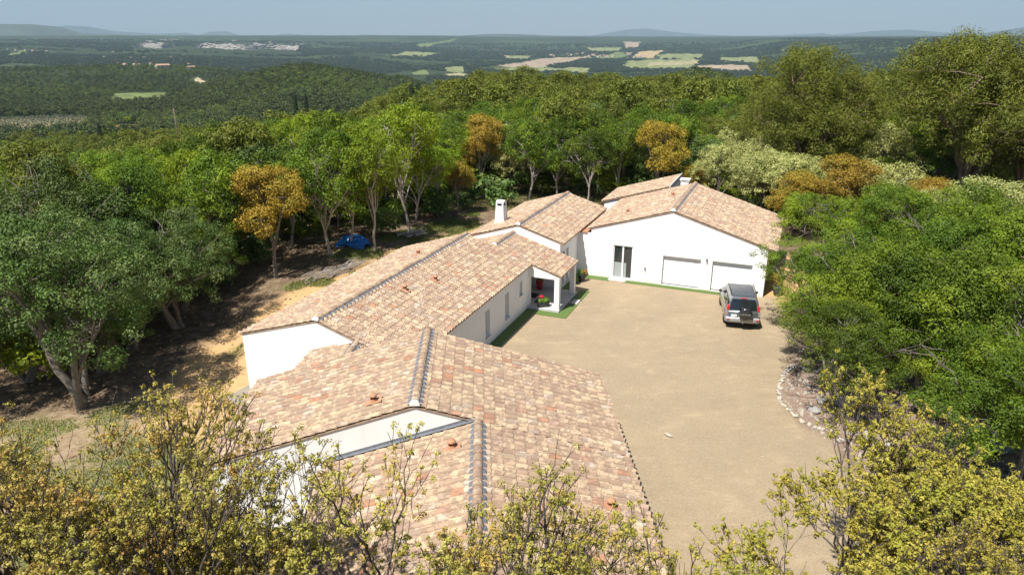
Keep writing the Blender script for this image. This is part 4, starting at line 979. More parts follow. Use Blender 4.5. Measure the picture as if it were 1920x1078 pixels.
    mb = MB(); mb.lathe([(0, -2.685), (0.26, -2.685), (0.335, -2.65), (0.365, -2.58), (0.365, -2.45), (0.33, -2.41), (0, -2.41)], (0, -0.12, 1.0), 28, axis='x')
    sp = mb.build('spare_wheel_cover', simple('black_wheel_cover', (0.022, 0.022, 0.024), 0.22, coat=0.5), car)
    for word, dy in (('LAND', 0.20), ('CRUISER', -0.10)):
        cu2 = bpy.data.curves.new('lettering', 'FONT'); cu2.body = word; cu2.size = 0.085; cu2.align_x = 'CENTER'; cu2.extrude = 0.001
        tmp = bpy.data.objects.new('tmp', cu2); C.objects.link(tmp); bpy.context.view_layer.update()
        me = bpy.data.meshes.new_from_object(tmp); bpy.data.objects.remove(tmp); me.materials.clear(); me.materials.append(simple('pale_lettering', (0.42, 0.42, 0.42), 0.5))
        tx = bpy.data.objects.new('lettering', me); link(tx, sp); tx.matrix_local = Matrix.Translation((-2.688, -0.12 + dy, 0.99)) @ Matrix(((0, 0, -1, 0), (-1, 0, 0, 0), (0, 1, 0, 0), (0, 0, 0, 1)))
    for wx in (-1.38, 1.42):
        for sy in (-1, 1):
            mb = MB(); mb.lathe([(0.2, -0.12), (0.33, -0.13), (0.38, -0.09), (0.385, 0.09), (0.33, 0.13), (0.2, 0.12)], (wx, sy * 0.80, 0.385), 24, axis='y'); t_ = mb.build('tyre', TY, None)
            wh = MB(); wh.lathe([(0, 0.1 * sy), (0.05, 0.11 * sy), (0.2, 0.09 * sy), (0.22, -0.1 * sy), (0, -0.1 * sy)], (wx, sy * 0.80, 0.385), 20, axis='y'); w2 = wh.build('wheel', RIM, car); t_.parent = w2
    mb = MB(); mb.box(-2.1, 2.1, -0.8, 0.8, 0.28, 0.42); mb.build('underbody', DARK, car)
    mb = MB(); mb.box(-2.36, -2.34, 0.05, 0.25, 1.02, 1.05); mb.build('handle', DARK, car)
    mb = MB(); mb.box(-2.10, -2.03, -0.16, 0.16, 1.735, 1.765); mb.build('high_brake_lamp', RED, car)
    return car
build_car()

# ---- pots and plants
def pot(name, label, cat, x, y, z, r0, h, m, plant, shape='round', group=None, soil_h=0.9):
    t_ = empty(name, (x, y, z), 0.3, label, cat, group)
    mb = MB()
    if shape == 'round': mb.lathe([(0, 0), (r0 * .7, 0), (r0 * .95, h * .7), (r0, h * .93), (r0 * 1.08, h * .94), (r0 * 1.08, h), (r0 * .92, h), (r0 * .88, h * .9), (0, h * .88)], n=20)
    else:
        a, b = r0, r0 * (1 if shape == 'square' else .45); mb.box(-a, a, -b, b, 0, h); mb.box(-a * 1.06, a * 1.06, -b * 1.1, b * 1.1, h, h + .025); mb.box(-a * .9, a * .9, -b * .85, b * .85, h + .026, h + .03)
    mb.build('pot', m, t_)
    for nm, pm, cs, rad, n, sz, asp in plant:
        V, Q, Cc = leaves_np(np.array(cs, float), rad, n, sz, np.random.default_rng(len(cs) + int(x * 10) % 50), asp, 0.5, 0.2, 0.9)
        if len(Q): link(bpy.data.objects.new(nm, np_mesh(nm, V, Q, pm, Cc)), t_)
    return t_
F_RED = m_leaf('red_petal', (0.5, 0.02, 0.03), (0.75, 0.06, 0.07), 0.3, 0); F_ORA = m_leaf('orange_red_leaf', (0.45, 0.10, 0.03), (0.6, 0.25, 0.08), 0.3, 0)
L_POT = m_leaf('fresh_leaf', (0.08, 0.16, 0.02), (0.2, 0.34, 0.05), 0.35, 0)
POTG = simple('anthracite_pot', (0.035, 0.04, 0.05), 0.45); POTR = simple('red_glazed_pot', (0.38, 0.02, 0.03), 0.25, coat=0.4)
rs_ = np.random.default_rng(3)
x, y, _ = T1(36.95, -13.05)
pot('flower_planter', 'dark planter box of red geraniums at the porch edge', 'planter', x, y, 0.152, 0.34, 0.3, POTG,
    [('leaves', L_POT, [(-.18, 0, .4), (0.05, 0, .45), (0.22, 0.02, .42), (0.1, -.1, .4)], 0.2, 130, .08, .9), ('flowers', F_RED, [(-.17, .03, .64), (-.1, 0, .67), (-.04, 0, .62)], 0.11, 60, .06, .9)], 'box')
x, y, _ = T1(39.7, -14.3)
pot('potted_shrub', 'tall red glazed pot with a dark red leaved plant under the porch', 'potted plant', x, y, 0.152, 0.24, 0.6, POTR,
    [('leaves', L_POT, [(0, 0, .8 + .2 * i) for i in range(4)], 0.22, 70, .09, .6), ('flowers', F_RED, [(0, 0, 1.2), (0, .01, 1.27), (0, 0, 1.34)], 0.17, 170, .08, .6)])
x, y, _ = T1(42.6, -12.35)
pot('potted_flowers', 'anthracite pot of orange and green foliage in the corner by the garage wall', 'potted plant', x, y, 0.03, 0.26, 0.5, POTG,
    [('leaves', L_POT, [(-.18, .1, .66), (0, 0, .72), (-.05, -.15, .62)], 0.24, 80, .12, .3), ('flowers', F_ORA, [(.2, -.04, .64), (.2, .06, .64)], 0.2, 90, .08, .7)])
x, y = ground_at(1450, 556)
pot('potted_bush', 'blue grey pot with a loose green bush beside the garage corner', 'potted plant', x + .35, y + .3, 0, 0.33, 0.6, simple('blue_grey_pot', (0.06, 0.085, 0.105), 0.4),
    [('leaves', L_FORE, [(0, 0, .85), (.2, .1, 1.2), (-.15, 0, 1.25), (0.05, 0, 1.6)], 0.36, 150, .09, .6)])

# ---- stones
STONEW = simple('pale_limestone', (0.42, 0.375, 0.305), 0.9, 0, 6, 0.15, 0.4); STONEG = simple('grey_limestone', (0.30, 0.285, 0.265), 0.95, 0, 5, 0.25, 0.5)
STONER = simple('dusty_rubble', (0.36, 0.315, 0.26), 0.95, 0, 2, 0.3, 0.2)
def stone_mesh(seed, m, nm='stone'):
    import bmesh
    r = np.random.default_rng(seed); bm = bmesh.new(); bmesh.ops.create_icosphere(bm, subdivisions=2, radius=0.5)
    pl = [(Vector(r.normal(size=3)).normalized(), r.uniform(.28, .42)) for _ in range(9)]
    for v in bm.verts:
        for n_, d in pl:
            e = v.co.dot(n_) - d
            if e > 0: v.co -= n_ * e * 0.9
    me = bpy.data.meshes.new(nm); bm.to_mesh(me); bm.free(); me.materials.append(m); return me
SM = [stone_mesh(i, STONEW) for i in range(5)]; SG_ = [stone_mesh(20 + i, STONEG) for i in range(4)]
arc = [(1530, 700), (1510, 694), (1492, 690), (1476, 694), (1466, 706), (1461, 722), (1459, 738), (1462, 750), (1470, 762), (1480, 772), (1492, 783), (1506, 792), (1522, 799), (1540, 803), (1560, 806)]
gp = [ground_at(*p) for p in arc]; cum = [0]
for i in range(1, len(gp)): cum.append(cum[-1] + math.dist(gp[i], gp[i - 1]))
rr = random.Random(5); d_ = 0; k = 0
while d_ < cum[-1]:
    x = float(np.interp(d_, cum, [g[0] for g in gp])); y = float(np.interp(d_, cum, [g[1] for g in gp]))
    big = d_ < 2.2; s_ = rr.uniform(.15, .32) if not big else rr.uniform(.26, .36)
    o = link(bpy.data.objects.new('border_stone', SM[k % 5] if not big else SG_[k % 4])); o.location = (x + rr.uniform(-.08, .08), y + rr.uniform(-.08, .08), float(near_z(np.array([x]), np.array([y]))[0]) + s_ * .16); o.rotation_euler = (rr.uniform(-.3, .3), rr.uniform(-.3, .3), rr.uniform(0, 6)); o.scale = (s_ * 1.1, s_ * .8, s_ * .62)
    if big: props(o, 'grey block in the shaded far end of the curved stone border', 'stone', 'grey stones ending the yard border')
    else: props(o, 'small pale stone in the curved border between gravel and soil', 'stone', 'pale stones edging the gravel yard')
    d_ += s_ * .92; k += 1
def rock(px, py, s_, label, m=None, nm='rock', sc=(1, .8, .6)):
    x, y = ground_at(px, py); o = link(bpy.data.objects.new(nm, m or SG_[int(px) % 4])); o.location = (x, y, float(near_z(np.array([x]), np.array([y]))[0]) + s_ * .2); o.rotation_euler = (0.1, -.15, px); o.scale = (s_ * sc[0], s_ * sc[1], s_ * sc[2]); props(o, label, 'rock')
rock(1526, 772, .55, 'grey boulder left of the twin oak trunks inside the curved border')
rock(1540, 754, .7, 'larger grey boulder against the foot of the twin oak trunks')
rock(1582, 762, .9, 'dark grey boulder right of the twin oak trunks', sc=(1.2, .9, .6))
rock(1253, 817, .34, 'flat pale stone lying alone on the open gravel yard', SM[1], sc=(1.2, .7, .22))
rock(1575, 828, .42, 'white stone among the golden tree twigs at the yard edge', SM[2])
rock(1625, 820, .6, 'white limestone block behind the golden tree', SM[3])
rock(1668, 835, .55, 'pale limestone block right of the white block behind the golden tree', SM[4])

def scatter_stones(name, polys, n, smin, smax, meshes_m, label, cat, seed, ok=None):
    """loose rubble as one mesh"""
    r = np.random.default_rng(seed); V = []; Q = []; b = 0
    xs = [p[0] for p in polys]; ys = [p[1] for p in polys]; c = 0
    base = np.array([(-1, -1, -.6), (1, -1, -.6), (1, 1, -.6), (-1, 1, -.6), (-.6, -.7, .6), (.7, -.6, .5), (.6, .7, .6), (-.7, .6, .45)]) * .5
    while c < n:
        x = r.uniform(min(xs), max(xs), 400); y = r.uniform(min(ys), max(ys), 400); ins = poly_mask(x, y, polys)
        if ok is not None: ins &= ok(x, y)
        for px_, py_ in zip(x[ins], y[ins]):
            s_ = smin + (smax - smin) * r.random() ** 2.5; a = r.uniform(0, 6.28); q = base * s_ * r.uniform(.6, 1.3, 3) * (1 + r.normal(size=(8, 3)) * .12)
            ca, sa = math.cos(a), math.sin(a); q = np.stack([q[:, 0] * ca - q[:, 1] * sa + px_, q[:, 0] * sa + q[:, 1] * ca + py_, q[:, 2] + s_ * .12], -1)
            V.append(q); Q.append(np.array([(0, 3, 2, 1), (4, 5, 6, 7), (0, 1, 5, 4), (1, 2, 6, 5), (2, 3, 7, 6), (3, 0, 4, 7)]) + b); b += 8; c += 1
            if c >= n: break
    V = np.concatenate(V); z = near_z(V[:, 0], V[:, 1]); V[:, 2] += z
    return props(np_obj(name, np_mesh(name, V, np.concatenate(Q), meshes_m)), label, cat, kind='stuff')
scatter_stones('rubble', soil, 1900, .03, .22, STONER, 'pale limestone rubble strewn over the dark soil beside the yard', 'rubble', 3)
heap = [ground_at(*p) for p in [(1700, 860), (1760, 840), (1850, 880), (1920, 950), (1960, 1040), (1850, 1040), (1760, 960)]]
scatter_stones('rubble', heap, 800, .05, .24, STONER, 'denser bank of pale limestone rubble at the lower right', 'rubble', 4)
litter_area = [(-40, 22), (-18, 22), (-13, 40), (-6, 50), (4, 62), (14, 74), (10, 78), (-10, 62), (-24, 50), (-40, 40)]
LIT = simple('dry_leaf_litter', (0.25, 0.17, 0.10), 0.95, 0, 3, 0.4, objc=False)
scatter_stones('leaf_litter', litter_area, 5000, .04, .16, LIT, 'dry leaves and small stones littering the ground under the left wood', 'leaf litter', 5)
scatter_stones('pebbles', yard_left, 2500, .02, .10, STONEW, 'small pale pebbles scattered on the dry lawn at the lower left', 'pebbles', 6)
scatter_stones('pebbles', court, 700, .015, .05, STONEW, 'stray pale pebbles scattered on the gravel yard', 'pebbles', 8)

def grass(name, poly, n, h, label, seed, maskf, m):
    r = np.random.default_rng(seed); xs = [p[0] for p in poly]; ys = [p[1] for p in poly]; P = []
    while sum(len(p) for p in P) < n:
        x = r.uniform(min(xs), max(xs), 5000); y = r.uniform(min(ys), max(ys), 5000); k = poly_mask(x, y, poly) & (maskf(x, y) > r.random(5000)); P.append(np.stack([x[k], y[k]], -1))
    P = np.concatenate(P)[:n]; z = near_z(P[:, 0], P[:, 1]); a = r.uniform(0, 6.28, n); hh = h * r.uniform(.5, 1.3, n); w_ = 0.012 + 0.012 * r.random(n)
    dx = np.cos(a); dy = np.sin(a); lx = r.normal(size=n) * .35 * hh; ly = r.normal(size=n) * .35 * hh
    b0 = np.stack([P[:, 0] - dx * w_, P[:, 1] - dy * w_, z], -1); b1 = np.stack([P[:, 0] + dx * w_, P[:, 1] + dy * w_, z], -1)
    t0 = np.stack([P[:, 0] + dx * w_ * .3 + lx, P[:, 1] + dy * w_ * .3 + ly, z + hh], -1); t1_ = np.stack([P[:, 0] - dx * w_ * .3 + lx, P[:, 1] - dy * w_ * .3 + ly, z + hh], -1)
    V = np.stack([b0, b1, t0, t1_], 1).reshape(-1, 3); t = r.random(n); Cc = np.repeat(np.stack([t, t, t], -1), 4, axis=0)
    return props(np_obj(name, np_mesh(name, V, np.arange(4 * n).reshape(-1, 4), m, Cc)), label, 'grass', kind='stuff')
L_GRASS = m_leaf('grass_blade', (0.10, 0.15, 0.025), (0.27, 0.27, 0.09), 0.35, 0)
grass('grass', yard_left, 95000, 0.07, 'short patchy green grass on the dry lawn at the lower left', 11, lambda x, y: ss(fbm(x / 1.7, y / 1.5, 4, 31), 0.36, 0.58), L_GRASS)
grass('grass', strip, 22000, 0.09, 'tufts of grass along the shaded strip behind the long wing', 12, lambda x, y: ss(fbm(x / 2.2, y / 2.2, 4, 41), 0.5, 0.62), L_GRASS)
gb = [(-14, 66), (10, 66), (30, 70), (30, 79.5), (-14, 79.5)]
grass('grass', gb, 30000, 0.22, 'tall pale grass glimpsed between the trunks behind the hall', 13, lambda x, y: np.full(x.shape, .7), L_GRASS)

# ---- blue tarpaulin, branch pile, logs, covered heap
def tarp(name, px, py, w_, d_, h, m, label, cat, rz=0, seed=1):
    x0, y0 = ground_at(px, py); n = 26; g = np.linspace(-1, 1, n); A_, B_ = np.meshgrid(g, g)
    hz = h * np.clip(1.15 - (np.abs(A_) ** 2.2 + np.abs(B_) ** 2.4), 0, 1) ** .6 + (fbm(A_ * 3 + 5, B_ * 3 + 2, 4, seed) - .5) * h * .45
    V = np.stack([A_ * w_ / 2 * (1 + .1 * np.sin(B_ * 7)), B_ * d_ / 2, np.maximum(hz, .02)], -1).reshape(-1, 3); idx = np.arange(n * n).reshape(n, n)
    o = np_obj(name, np_mesh(name, V, np.stack([idx[:-1, :-1], idx[:-1, 1:], idx[1:, 1:], idx[1:, :-1]], -1).reshape(-1, 4), m, None, False)); o.location = (x0, y0, 0); o.rotation_euler = (0, 0, rz); return props(o, label, cat)
tarp('tarpaulin', 664, 460, 2.5, 1.8, .75, simple('blue_plastic_sheet', (0.005, 0.13, 0.42), 0.35), 'crumpled bright blue tarpaulin over a heap between the tree trunks', 'tarpaulin', -0.4)
tarp('covered_heap', 1822, 838, 2.8, 1.6, .7, simple('green_grey_sheet', (0.10, 0.12, 0.10), 0.4), 'low heap under a grey green sheet beneath the right hand oaks', 'covered heap', 0.3, 8)
def sticks(name, pts, n, L, r0, label, cat, seed, m=BARKG, spread=.5, up=.35):
    r = np.random.default_rng(seed); segs = []; P = np.array([ground_at(*p) for p in pts])
    for i in range(n):
        t = r.random() * (len(P) - 1); k = int(t); c = P[k] * (1 - t + k) + P[min(k + 1, len(P) - 1)] * (t - k); d = P[-1] - P[0]; a = math.atan2(d[1], d[0]) + r.normal() * .35
        l = L * r.uniform(.5, 1.2); c = c + r.normal(size=2) * spread * .5; z = near_z(np.array([c[0]]), np.array([c[1]]))[0] + r.random() * up
        p0 = (c[0] - math.cos(a) * l / 2, c[1] - math.sin(a) * l / 2, z + r.uniform(-.05, .15)); p1 = (c[0] + math.cos(a) * l / 2, c[1] + math.sin(a) * l / 2, z + r.uniform(0, .3)); q = r0 * r.uniform(.4, 1.3)
        segs.append((bent(p0, p1, r, .2, 6), np.linspace(q, q * .35, 6)))
    V, Q = tubes_np(segs, 6); return props(np_obj(name, np_mesh(name, V, Q, m, None, True)), label, cat, kind='stuff')
sticks('brushwood_pile', [(590, 522), (640, 512), (685, 492)], 55, 2.0, .035, 'long pile of bare grey brushwood beside the sandy path', 'brushwood', 2)
sticks('log_pile', [(762, 444), (790, 440)], 22, 1.2, .09, 'small heap of cut logs at the edge of the wood beyond the tarpaulin', 'log pile', 3, BARKG, .6, .3)
sticks('brushwood_pile', [(1800, 880), (1860, 900), (1900, 915)], 60, 2.4, .06, 'dark pile of cut branches below the covered heap at the right', 'brushwood', 4, BARK, .7, .5)

# ---- utility poles beyond the wood
def upole(px, py_top, dist, h, label):
    d = pix_ray(px, py_top); d = d / np.hypot(d[0], d[1]); x, y, z = d[0] * dist, d[1] * dist, CAMH + d[2] * dist
    t_ = empty('utility_pole', (x, y, z - h), 0.15, label, 'utility pole', 'utility poles beyond the wood')
    mb = MB(); mb.tube([(0, 0, -3), (0, 0, h)], [.17, .12], 8); mb.build('pole', simple('weathered_pole', (0.25, 0.2, 0.16), .9), t_)
    mb = MB(); mb.box(-1.5, 1.5, -.07, .07, h - .35, h - .2)
    mb.build('crossarm', GREY, t_)
    for a in (-1.35, 0, 1.35):
        mb = MB(); mb.lathe([(0, 0), (.07, 0), (.09, .08), (.05, .12), (.07, .2), (0, .22)], (a, 0, h - .2), 8); mb.build('insulator', WHITEPVC, t_)
upole(1160, 187, 118, 9, 'wooden utility pole with a crossarm above the trees behind the garage')
upole(1263, 187, 122, 9, 'second wooden utility pole, right of the one behind the garage roof')

# ================================================================ TREES
def variants(n, **kw): 
    sd = kw.pop('seed'); return [make_tree(seed=sd + i, **kw) for i in range(n)]
# near prototypes (unit = metres, scaled on placing)
P_OAKN = variants(3, kind='oak', seed=10, H=9, cr=4.1, cb=1.8, nclump=300, nleaf=135, lsize=.125, lmat=L_OAK, bmat=BARK, crad=.52, lobes=10, tr=.2, dead=2, dens=.22)
P_DARKN = variants(2, kind='holm_oak', seed=20, H=9, cr=4.6, cb=1.1, nclump=340, nleaf=140, lsize=.12, lmat=L_DARK, bmat=BARK, crad=.52, lobes=11, tr=.22, multi=3, dead=2, dens=.22)
P_OAK = variants(4, kind='oak', seed=30, H=9, cr=3.8, cb=1.5, nclump=230, nleaf=80, lsize=.17, lmat=L_OAK, bmat=BARKG, crad=.52, lobes=9, tr=.15, dead=1, dens=.22)
P_OAKY = variants(3, kind='young_oak', seed=40, H=9, cr=3.3, cb=1.7, nclump=200, nleaf=78, lsize=.165, lmat=L_OAKY, bmat=BARKG, crad=.5, lobes=8, tr=.13, dens=.22)
P_GOLD = variants(2, kind='golden_oak', seed=50, H=8, cr=2.9, cb=1.6, nclump=260, nleaf=85, lsize=.14, lmat=L_GOLD, bmat=BARK, crad=.48, lobes=6, tr=.16)
P_PALE = variants(3, kind='flowering_oak', seed=60, H=8, cr=3.4, cb=1.3, nclump=270, nleaf=75, lsize=.15, lmat=L_PALE, bmat=BARK, crad=.46, lobes=8, tr=.18)
P_DARK = variants(2, kind='holm_oak', seed=70, H=8, cr=3.5, cb=1.4, nclump=200, nleaf=75, lsize=.17, lmat=L_DARK, bmat=BARK, crad=.6, lobes=7, tr=.16, multi=2)
P_PINEB = variants(2, kind='pine', seed=80, H=16, cr=8.0, cb=2.5, nclump=620, nleaf=190, lsize=.27, lmat=L_PINE, bmat=BARKP, crad=.9, lobes=22, tr=.34, aspect=.22, dens=.4, flatten=.75)
P_PINE = variants(3, kind='pine', seed=90, H=10, cr=3.3, cb=3.0, nclump=160, nleaf=70, lsize=.32, lmat=L_PINE, bmat=BARKP, crad=.75, lobes=8, tr=.2, aspect=.28, flatten=.7)

def at(px, py): return ground_at(px, py)
# hand-sited trees: (x, y, mesh, scale, height scale, name, label)
def along(px, dist, off=0):
    d = pix_ray(px, 300); d = d / np.hypot(d[0], d[1]); return d[0] * dist, d[1] * dist
named = [
 (*at(150, 722), P_DARKN[0], 1.02, 1.0, 'holm_oak', 'big dark green oak with bare leaning trunks at the left edge of the lawn'),
 (-26.5, 37.5, P_DARKN[1], 1.08, 1.05, 'holm_oak', 'large grey green oak at the left margin behind the leaning trunks'),
 (-19.8, 38.5, P_DARKN[1], .86, .95, 'holm_oak', 'dark oak with blue green crown leaning over the sandy path'),
 (-24.6, 31.8, P_DARKN[1], .8, .95, 'holm_oak', 'dark spreading oak at the far left edge beside the leaning trunks'),
 (-21.6, 35.6, P_DARKN[0], .8, 1.0, 'holm_oak', 'dark oak crown just right of the leaning trunks'),
 (-28.5, 33.5, P_DARKN[0], .95, 1.0, 'holm_oak', 'grey green oak cut by the left edge of the view'),
 (-26.5, 28.0, P_DARKN[0], .8, .85, 'holm_oak', 'low dark oak in shade at the left edge of the dry lawn'),
 (*at(180, 665), P_DARKN[1], .62, .85, 'holm_oak', 'shaded holm oak third in the row along the left of the dry lawn'),
 (*at(248, 610), P_DARKN[0], .66, .85, 'holm_oak', 'shaded holm oak where the sandy path bends round the wood'),
 (*at(335, 560), P_DARKN[1], .62, .85, 'holm_oak', 'dusky holm oak right of the oak where the sandy path bends'),
 (*at(400, 525), P_OAKN[1], .55, .8, 'oak_tree', 'green oak in shade between the dusky holm oak and the orange gold tree'),
 (-23.5, 43.5, P_OAKN[0], 1.0, 1.05, 'oak_tree', 'broad mid green oak behind the dark oaks at the left'),
 (-21.8, 46.5, P_OAKN[2], .62, .9, 'oak_tree', 'small shaded oak left of the orange gold tree at the wood edge'),
 (*at(516, 512), P_GOLD[0], .95, 1.06, 'golden_oak', 'round orange gold tree standing alone in colour at the left wood edge'),
 (-24.6, 58, P_PALE[0], .8, 1.05, 'flowering_oak', 'pale beige flowering oak left of the orange gold tree'),
 (-33, 72, P_GOLD[1], .8, 1.05, 'golden_oak', 'small rusty tree rising from the green canopy at the far left'),
 (*at(622, 478), P_OAK[0], .95, 1.1, 'oak_tree', 'tall oak with two slim trunks left of the blue tarpaulin'),
 (*at(655, 464), P_OAKY[0], .85, 1.08, 'oak_tree', 'slim yellow green oak with its trunk before the blue tarpaulin'),
 (*at(705, 470), P_OAKY[1], .9, 1.15, 'oak_tree', 'slim pale trunked oak just right of the blue tarpaulin'),
 (*at(768, 435), P_OAKY[2], 1.05, 1.15, 'oak_tree', 'bright lime green oak above the small log heap'),
 (*at(860, 392), P_GOLD[1], .7, .95, 'golden_oak', 'ochre and green tree at the shaded wood edge left of the chimney'),
 (*along(905, 74), P_GOLD[0], 1.0, 1.12, 'golden_oak', 'golden brown tree directly behind the chimney'),
 (*along(962, 75), P_PALE[1], .85, 1.12, 'flowering_oak', 'straw coloured oak right of the golden one behind the chimney'),
 (*along(1045, 73), P_OAK[1], .9, 1.05, 'oak_tree', 'green oak with dark trunk behind the hall roof ridge'),
 (*along(1105, 70), P_OAK[2], .85, 1.0, 'oak_tree', 'bushy green oak between the hall roof and the rear roof'),
 (*along(1165, 72), P_OAK[3], .9, 1.05, 'oak_tree', 'green oak right behind the front end of the rear roof'),
 (*along(1236, 70), P_GOLD[1], 1.0, 1.1, 'golden_oak', 'bright golden yellow tree behind the rear mono pitch roof'),
 (*along(1315, 76), P_DARK[0], .85, 1.0, 'holm_oak', 'silvery green oak just right of the golden yellow tree'),
 (*along(1440, 66), P_PALE[2], 1.0, .80, 'flowering_oak', 'cream green oak behind the right slope of the garage roof'),
 (*along(1405, 74), P_PALE[0], .9, .98, 'flowering_oak', 'pale green flowering oak behind the garage ridge'),
 (*along(1490, 64), P_PALE[1], 1.0, .78, 'flowering_oak', 'wide lime cream oak below the centre pine'),
 (*along(1650, 62), P_PALE[2], 1.08, .74, 'flowering_oak', 'lime green flowering oak between the two big pines'),
 (*along(1590, 60), P_GOLD[0], 1.12, .78, 'golden_oak', 'wide ochre orange tree right of the garage roof'),
 (*along(1500, 59), P_GOLD[1], .8, .9, 'golden_oak', 'brownish gold tree close behind the garage roof corner'),
 (*along(1765, 60), P_GOLD[1], .75, 1.0, 'golden_oak', 'dark ochre tree in front of the big right pine'),
 (*along(1868, 57), P_PALE[0], 1.12, .74, 'flowering_oak', 'broad straw coloured oak at the right edge below the big pine'),
 (*at(1515, 628), P_OAKN[1], .78, .78, 'oak_tree', 'oak leaning over the yard beside the garage corner'),
 (*at(1552, 705), P_OAKN[2], .72, .78, 'oak_tree', 'low dark oak between the parked car and the curved border'),
 (*at(1562, 768), P_OAKN[0], .64, .84, 'oak_tree', 'small twin trunked oak inside the curved stone border'),
 (*at(1640, 700), P_OAKN[1], .9, .86, 'oak_tree', 'fresh green oak with pale trunk right of the twin trunked oak'),
 (*at(1715, 722), P_OAKY[1], .8, .66, 'oak_tree', 'yellow green young oak low in the right wood'),
 (*at(1890, 925), P_OAKN[2], .86, .78, 'oak_tree', 'oak with two grey leaning trunks at the lower right edge'),
 (*at(1730, 768), P_OAKN[2], .66, .72, 'oak_tree', 'oak over the rubble edge, right of the yellow green young oak'),
 (*at(1838, 812), P_OAKN[0], .72, .74, 'oak_tree', 'green oak hanging over the covered heap'),
 (*at(1990, 900), P_OAKN[1], .8, .8, 'oak_tree', 'oak half outside the right edge of the view behind the branch pile'),
 (*at(1800, 690), P_OAKN[0], .95, .85, 'oak_tree', 'large green oak in the middle of the right hand wood'),
 (*along(1680, 47), P_OAKN[2], .95, .82, 'oak_tree', 'large green oak right of the ochre orange tree'),
 (*along(1820, 46), P_OAKN[1], 1.0, .86, 'oak_tree', 'tall bright green oak at the right edge with bare dead twigs'),
 (*along(1915, 41), P_OAKN[0], 1.0, .9, 'oak_tree', 'broad green oak cut by the right edge of the view'),
 (*along(1930, 34), P_OAKN[1], .95, .88, 'oak_tree', 'dense oak at the lower right edge above the covered heap'),
 (*along(1560, 50), P_OAKN[0], .8, .8, 'oak_tree', 'green oak filling the wood beside the sandy patch'),
 (*along(1822, 70), P_PINEB[0], 1.06, 1.0, 'pine_tree', 'huge rounded pine filling the upper right corner'),
 (*along(1935, 74), P_PINEB[1], 1.0, 1.0, 'pine_tree', 'big pine half cut by the right edge behind the huge one'),
 (*along(1510, 78), P_PINEB[1], .96, 1.02, 'pine_tree', 'tall broad pine behind the garage, left of the huge one'),
 (*along(1448, 84), P_PINEB[0], .55, 1.3, 'pine_tree', 'smaller pine tucked against the left side of the tall pine'),
 (*along(1320, 88), P_PINEB[0], .50, 1.0, 'pine_tree', 'bushy pine above the silvery oak behind the garage'),
 (*along(1415, 92), P_PINEB[1], .55, 1.1, 'pine_tree', 'mid sized pine left of the tall broad pine'),
]
for (x, y, me_, s_, hs, nm, lb) in named:
    rz = (hash_ := (abs(x * 13.7 + y * 7.1) % 6.28)); put_tree(nm, me_, x, y, lb, None, s_, rz, None, s_ * hs)

# the clearing kept free of forest
clearing = [(-60, 23), (-23, 29), (-21, 36), (-19.5, 46), (-15.5, 52), (-9.5, 55), (-5, 62), (0, 70), (8, 73), (16, 67), (25, 58), (24.5, 50), (20.5, 44), (18, 37), (17.5, 31), (20, 26), (22, 21), (26, 14), (30, -20), (-60, -20)]
rf = np.random.default_rng(2024); taken = [(n_[0], n_[1], 3.0 * n_[3] + (3.5 if 'pine' in n_[5] else 0)) for n_ in named]
def fill(r0, r1, step, jit=.42):
    out = []; g = np.arange(-r1, r1, step)
    for x in g:
        for y in np.arange(0, r1, step):
            xx, yy = x + rf.uniform(-jit, jit) * step, y + rf.uniform(-jit, jit) * step; r = math.hypot(xx, yy)
            if r < r0 or r >= r1 or yy < 8: continue
            if abs(math.degrees(math.atan2(xx, yy))) > 39: continue
            out.append((xx, yy))
    return np.array(out)
near = fill(24, 120, 4.35)
ok = ~poly_mask(near[:, 0], near[:, 1], clearing) & (poly_dist(near[:, 0], near[:, 1], clearing) > 1.2)
for (tx_, ty_, tr_) in taken: ok &= np.hypot(near[:, 0] - tx_, near[:, 1] - ty_) > tr_ * .62
near = near[ok]; near = near[np.argsort(np.hypot(near[:, 0], near[:, 1]))]
LIM = 300 - len(named) - 8
def zone_kind(x, y, r):
    """which species grows here, and the words for it"""
    b = math.degrees(math.atan2(x, y)); d = math.hypot(x, y)
    if b < -20: k = r.choice(['oak', 'dark', 'oakn', 'young', 'pale', 'pine', 'gold'], p=[.40, .24, .06, .14, .07, .06, .03])
    elif b < -3: k = r.choice(['oak', 'young', 'dark', 'gold', 'pale', 'pine'], p=[.46, .28, .10, .03, .05, .08]) if d < 100 else r.choice(['oak', 'pine', 'gold', 'dark', 'young'], p=[.24, .32, .2, .14, .1])
    elif b < 13: k = r.choice(['oak', 'young', 'dark', 'gold', 'pine'], p=[.5, .24, .16, .02, .08]) if d < 108 else r.choice(['pine', 'oak', 'gold', 'pale'], p=[.58, .18, .12, .12])
    elif 22 < b and 76 <= d < 125: k = r.choice(['oak', 'young', 'pale'])
    else: k = r.choice(['pale', 'gold', 'oak'], p=[.72, .1, .18]) if 50 < d < 76 else r.choice(['pale', 'oak', 'dark', 'pine', 'gold', 'young'], p=[.2, .24, .16, .24, .04, .12]) if d > 60 else r.choice(['oak', 'dark', 'young', 'pale'], p=[.6, .16, .14, .1])
    return k
KM = {'oak': P_OAK, 'oakn': P_OAK, 'young': P_OAKY, 'dark': P_DARK, 'gold': P_GOLD, 'pale': P_PALE, 'pine': P_PINE}
KN = {'oak': ('oak_tree', 'green oak'), 'oakn': ('oak_tree', 'green oak'), 'young': ('oak_tree', 'bright yellow green oak'), 'dark': ('holm_oak', 'dull dark green oak'), 'gold': ('golden_oak', 'golden leaved oak'), 'pale': ('flowering_oak', 'pale flowering oak'), 'pine': ('pine_tree', 'rounded olive green pine')}
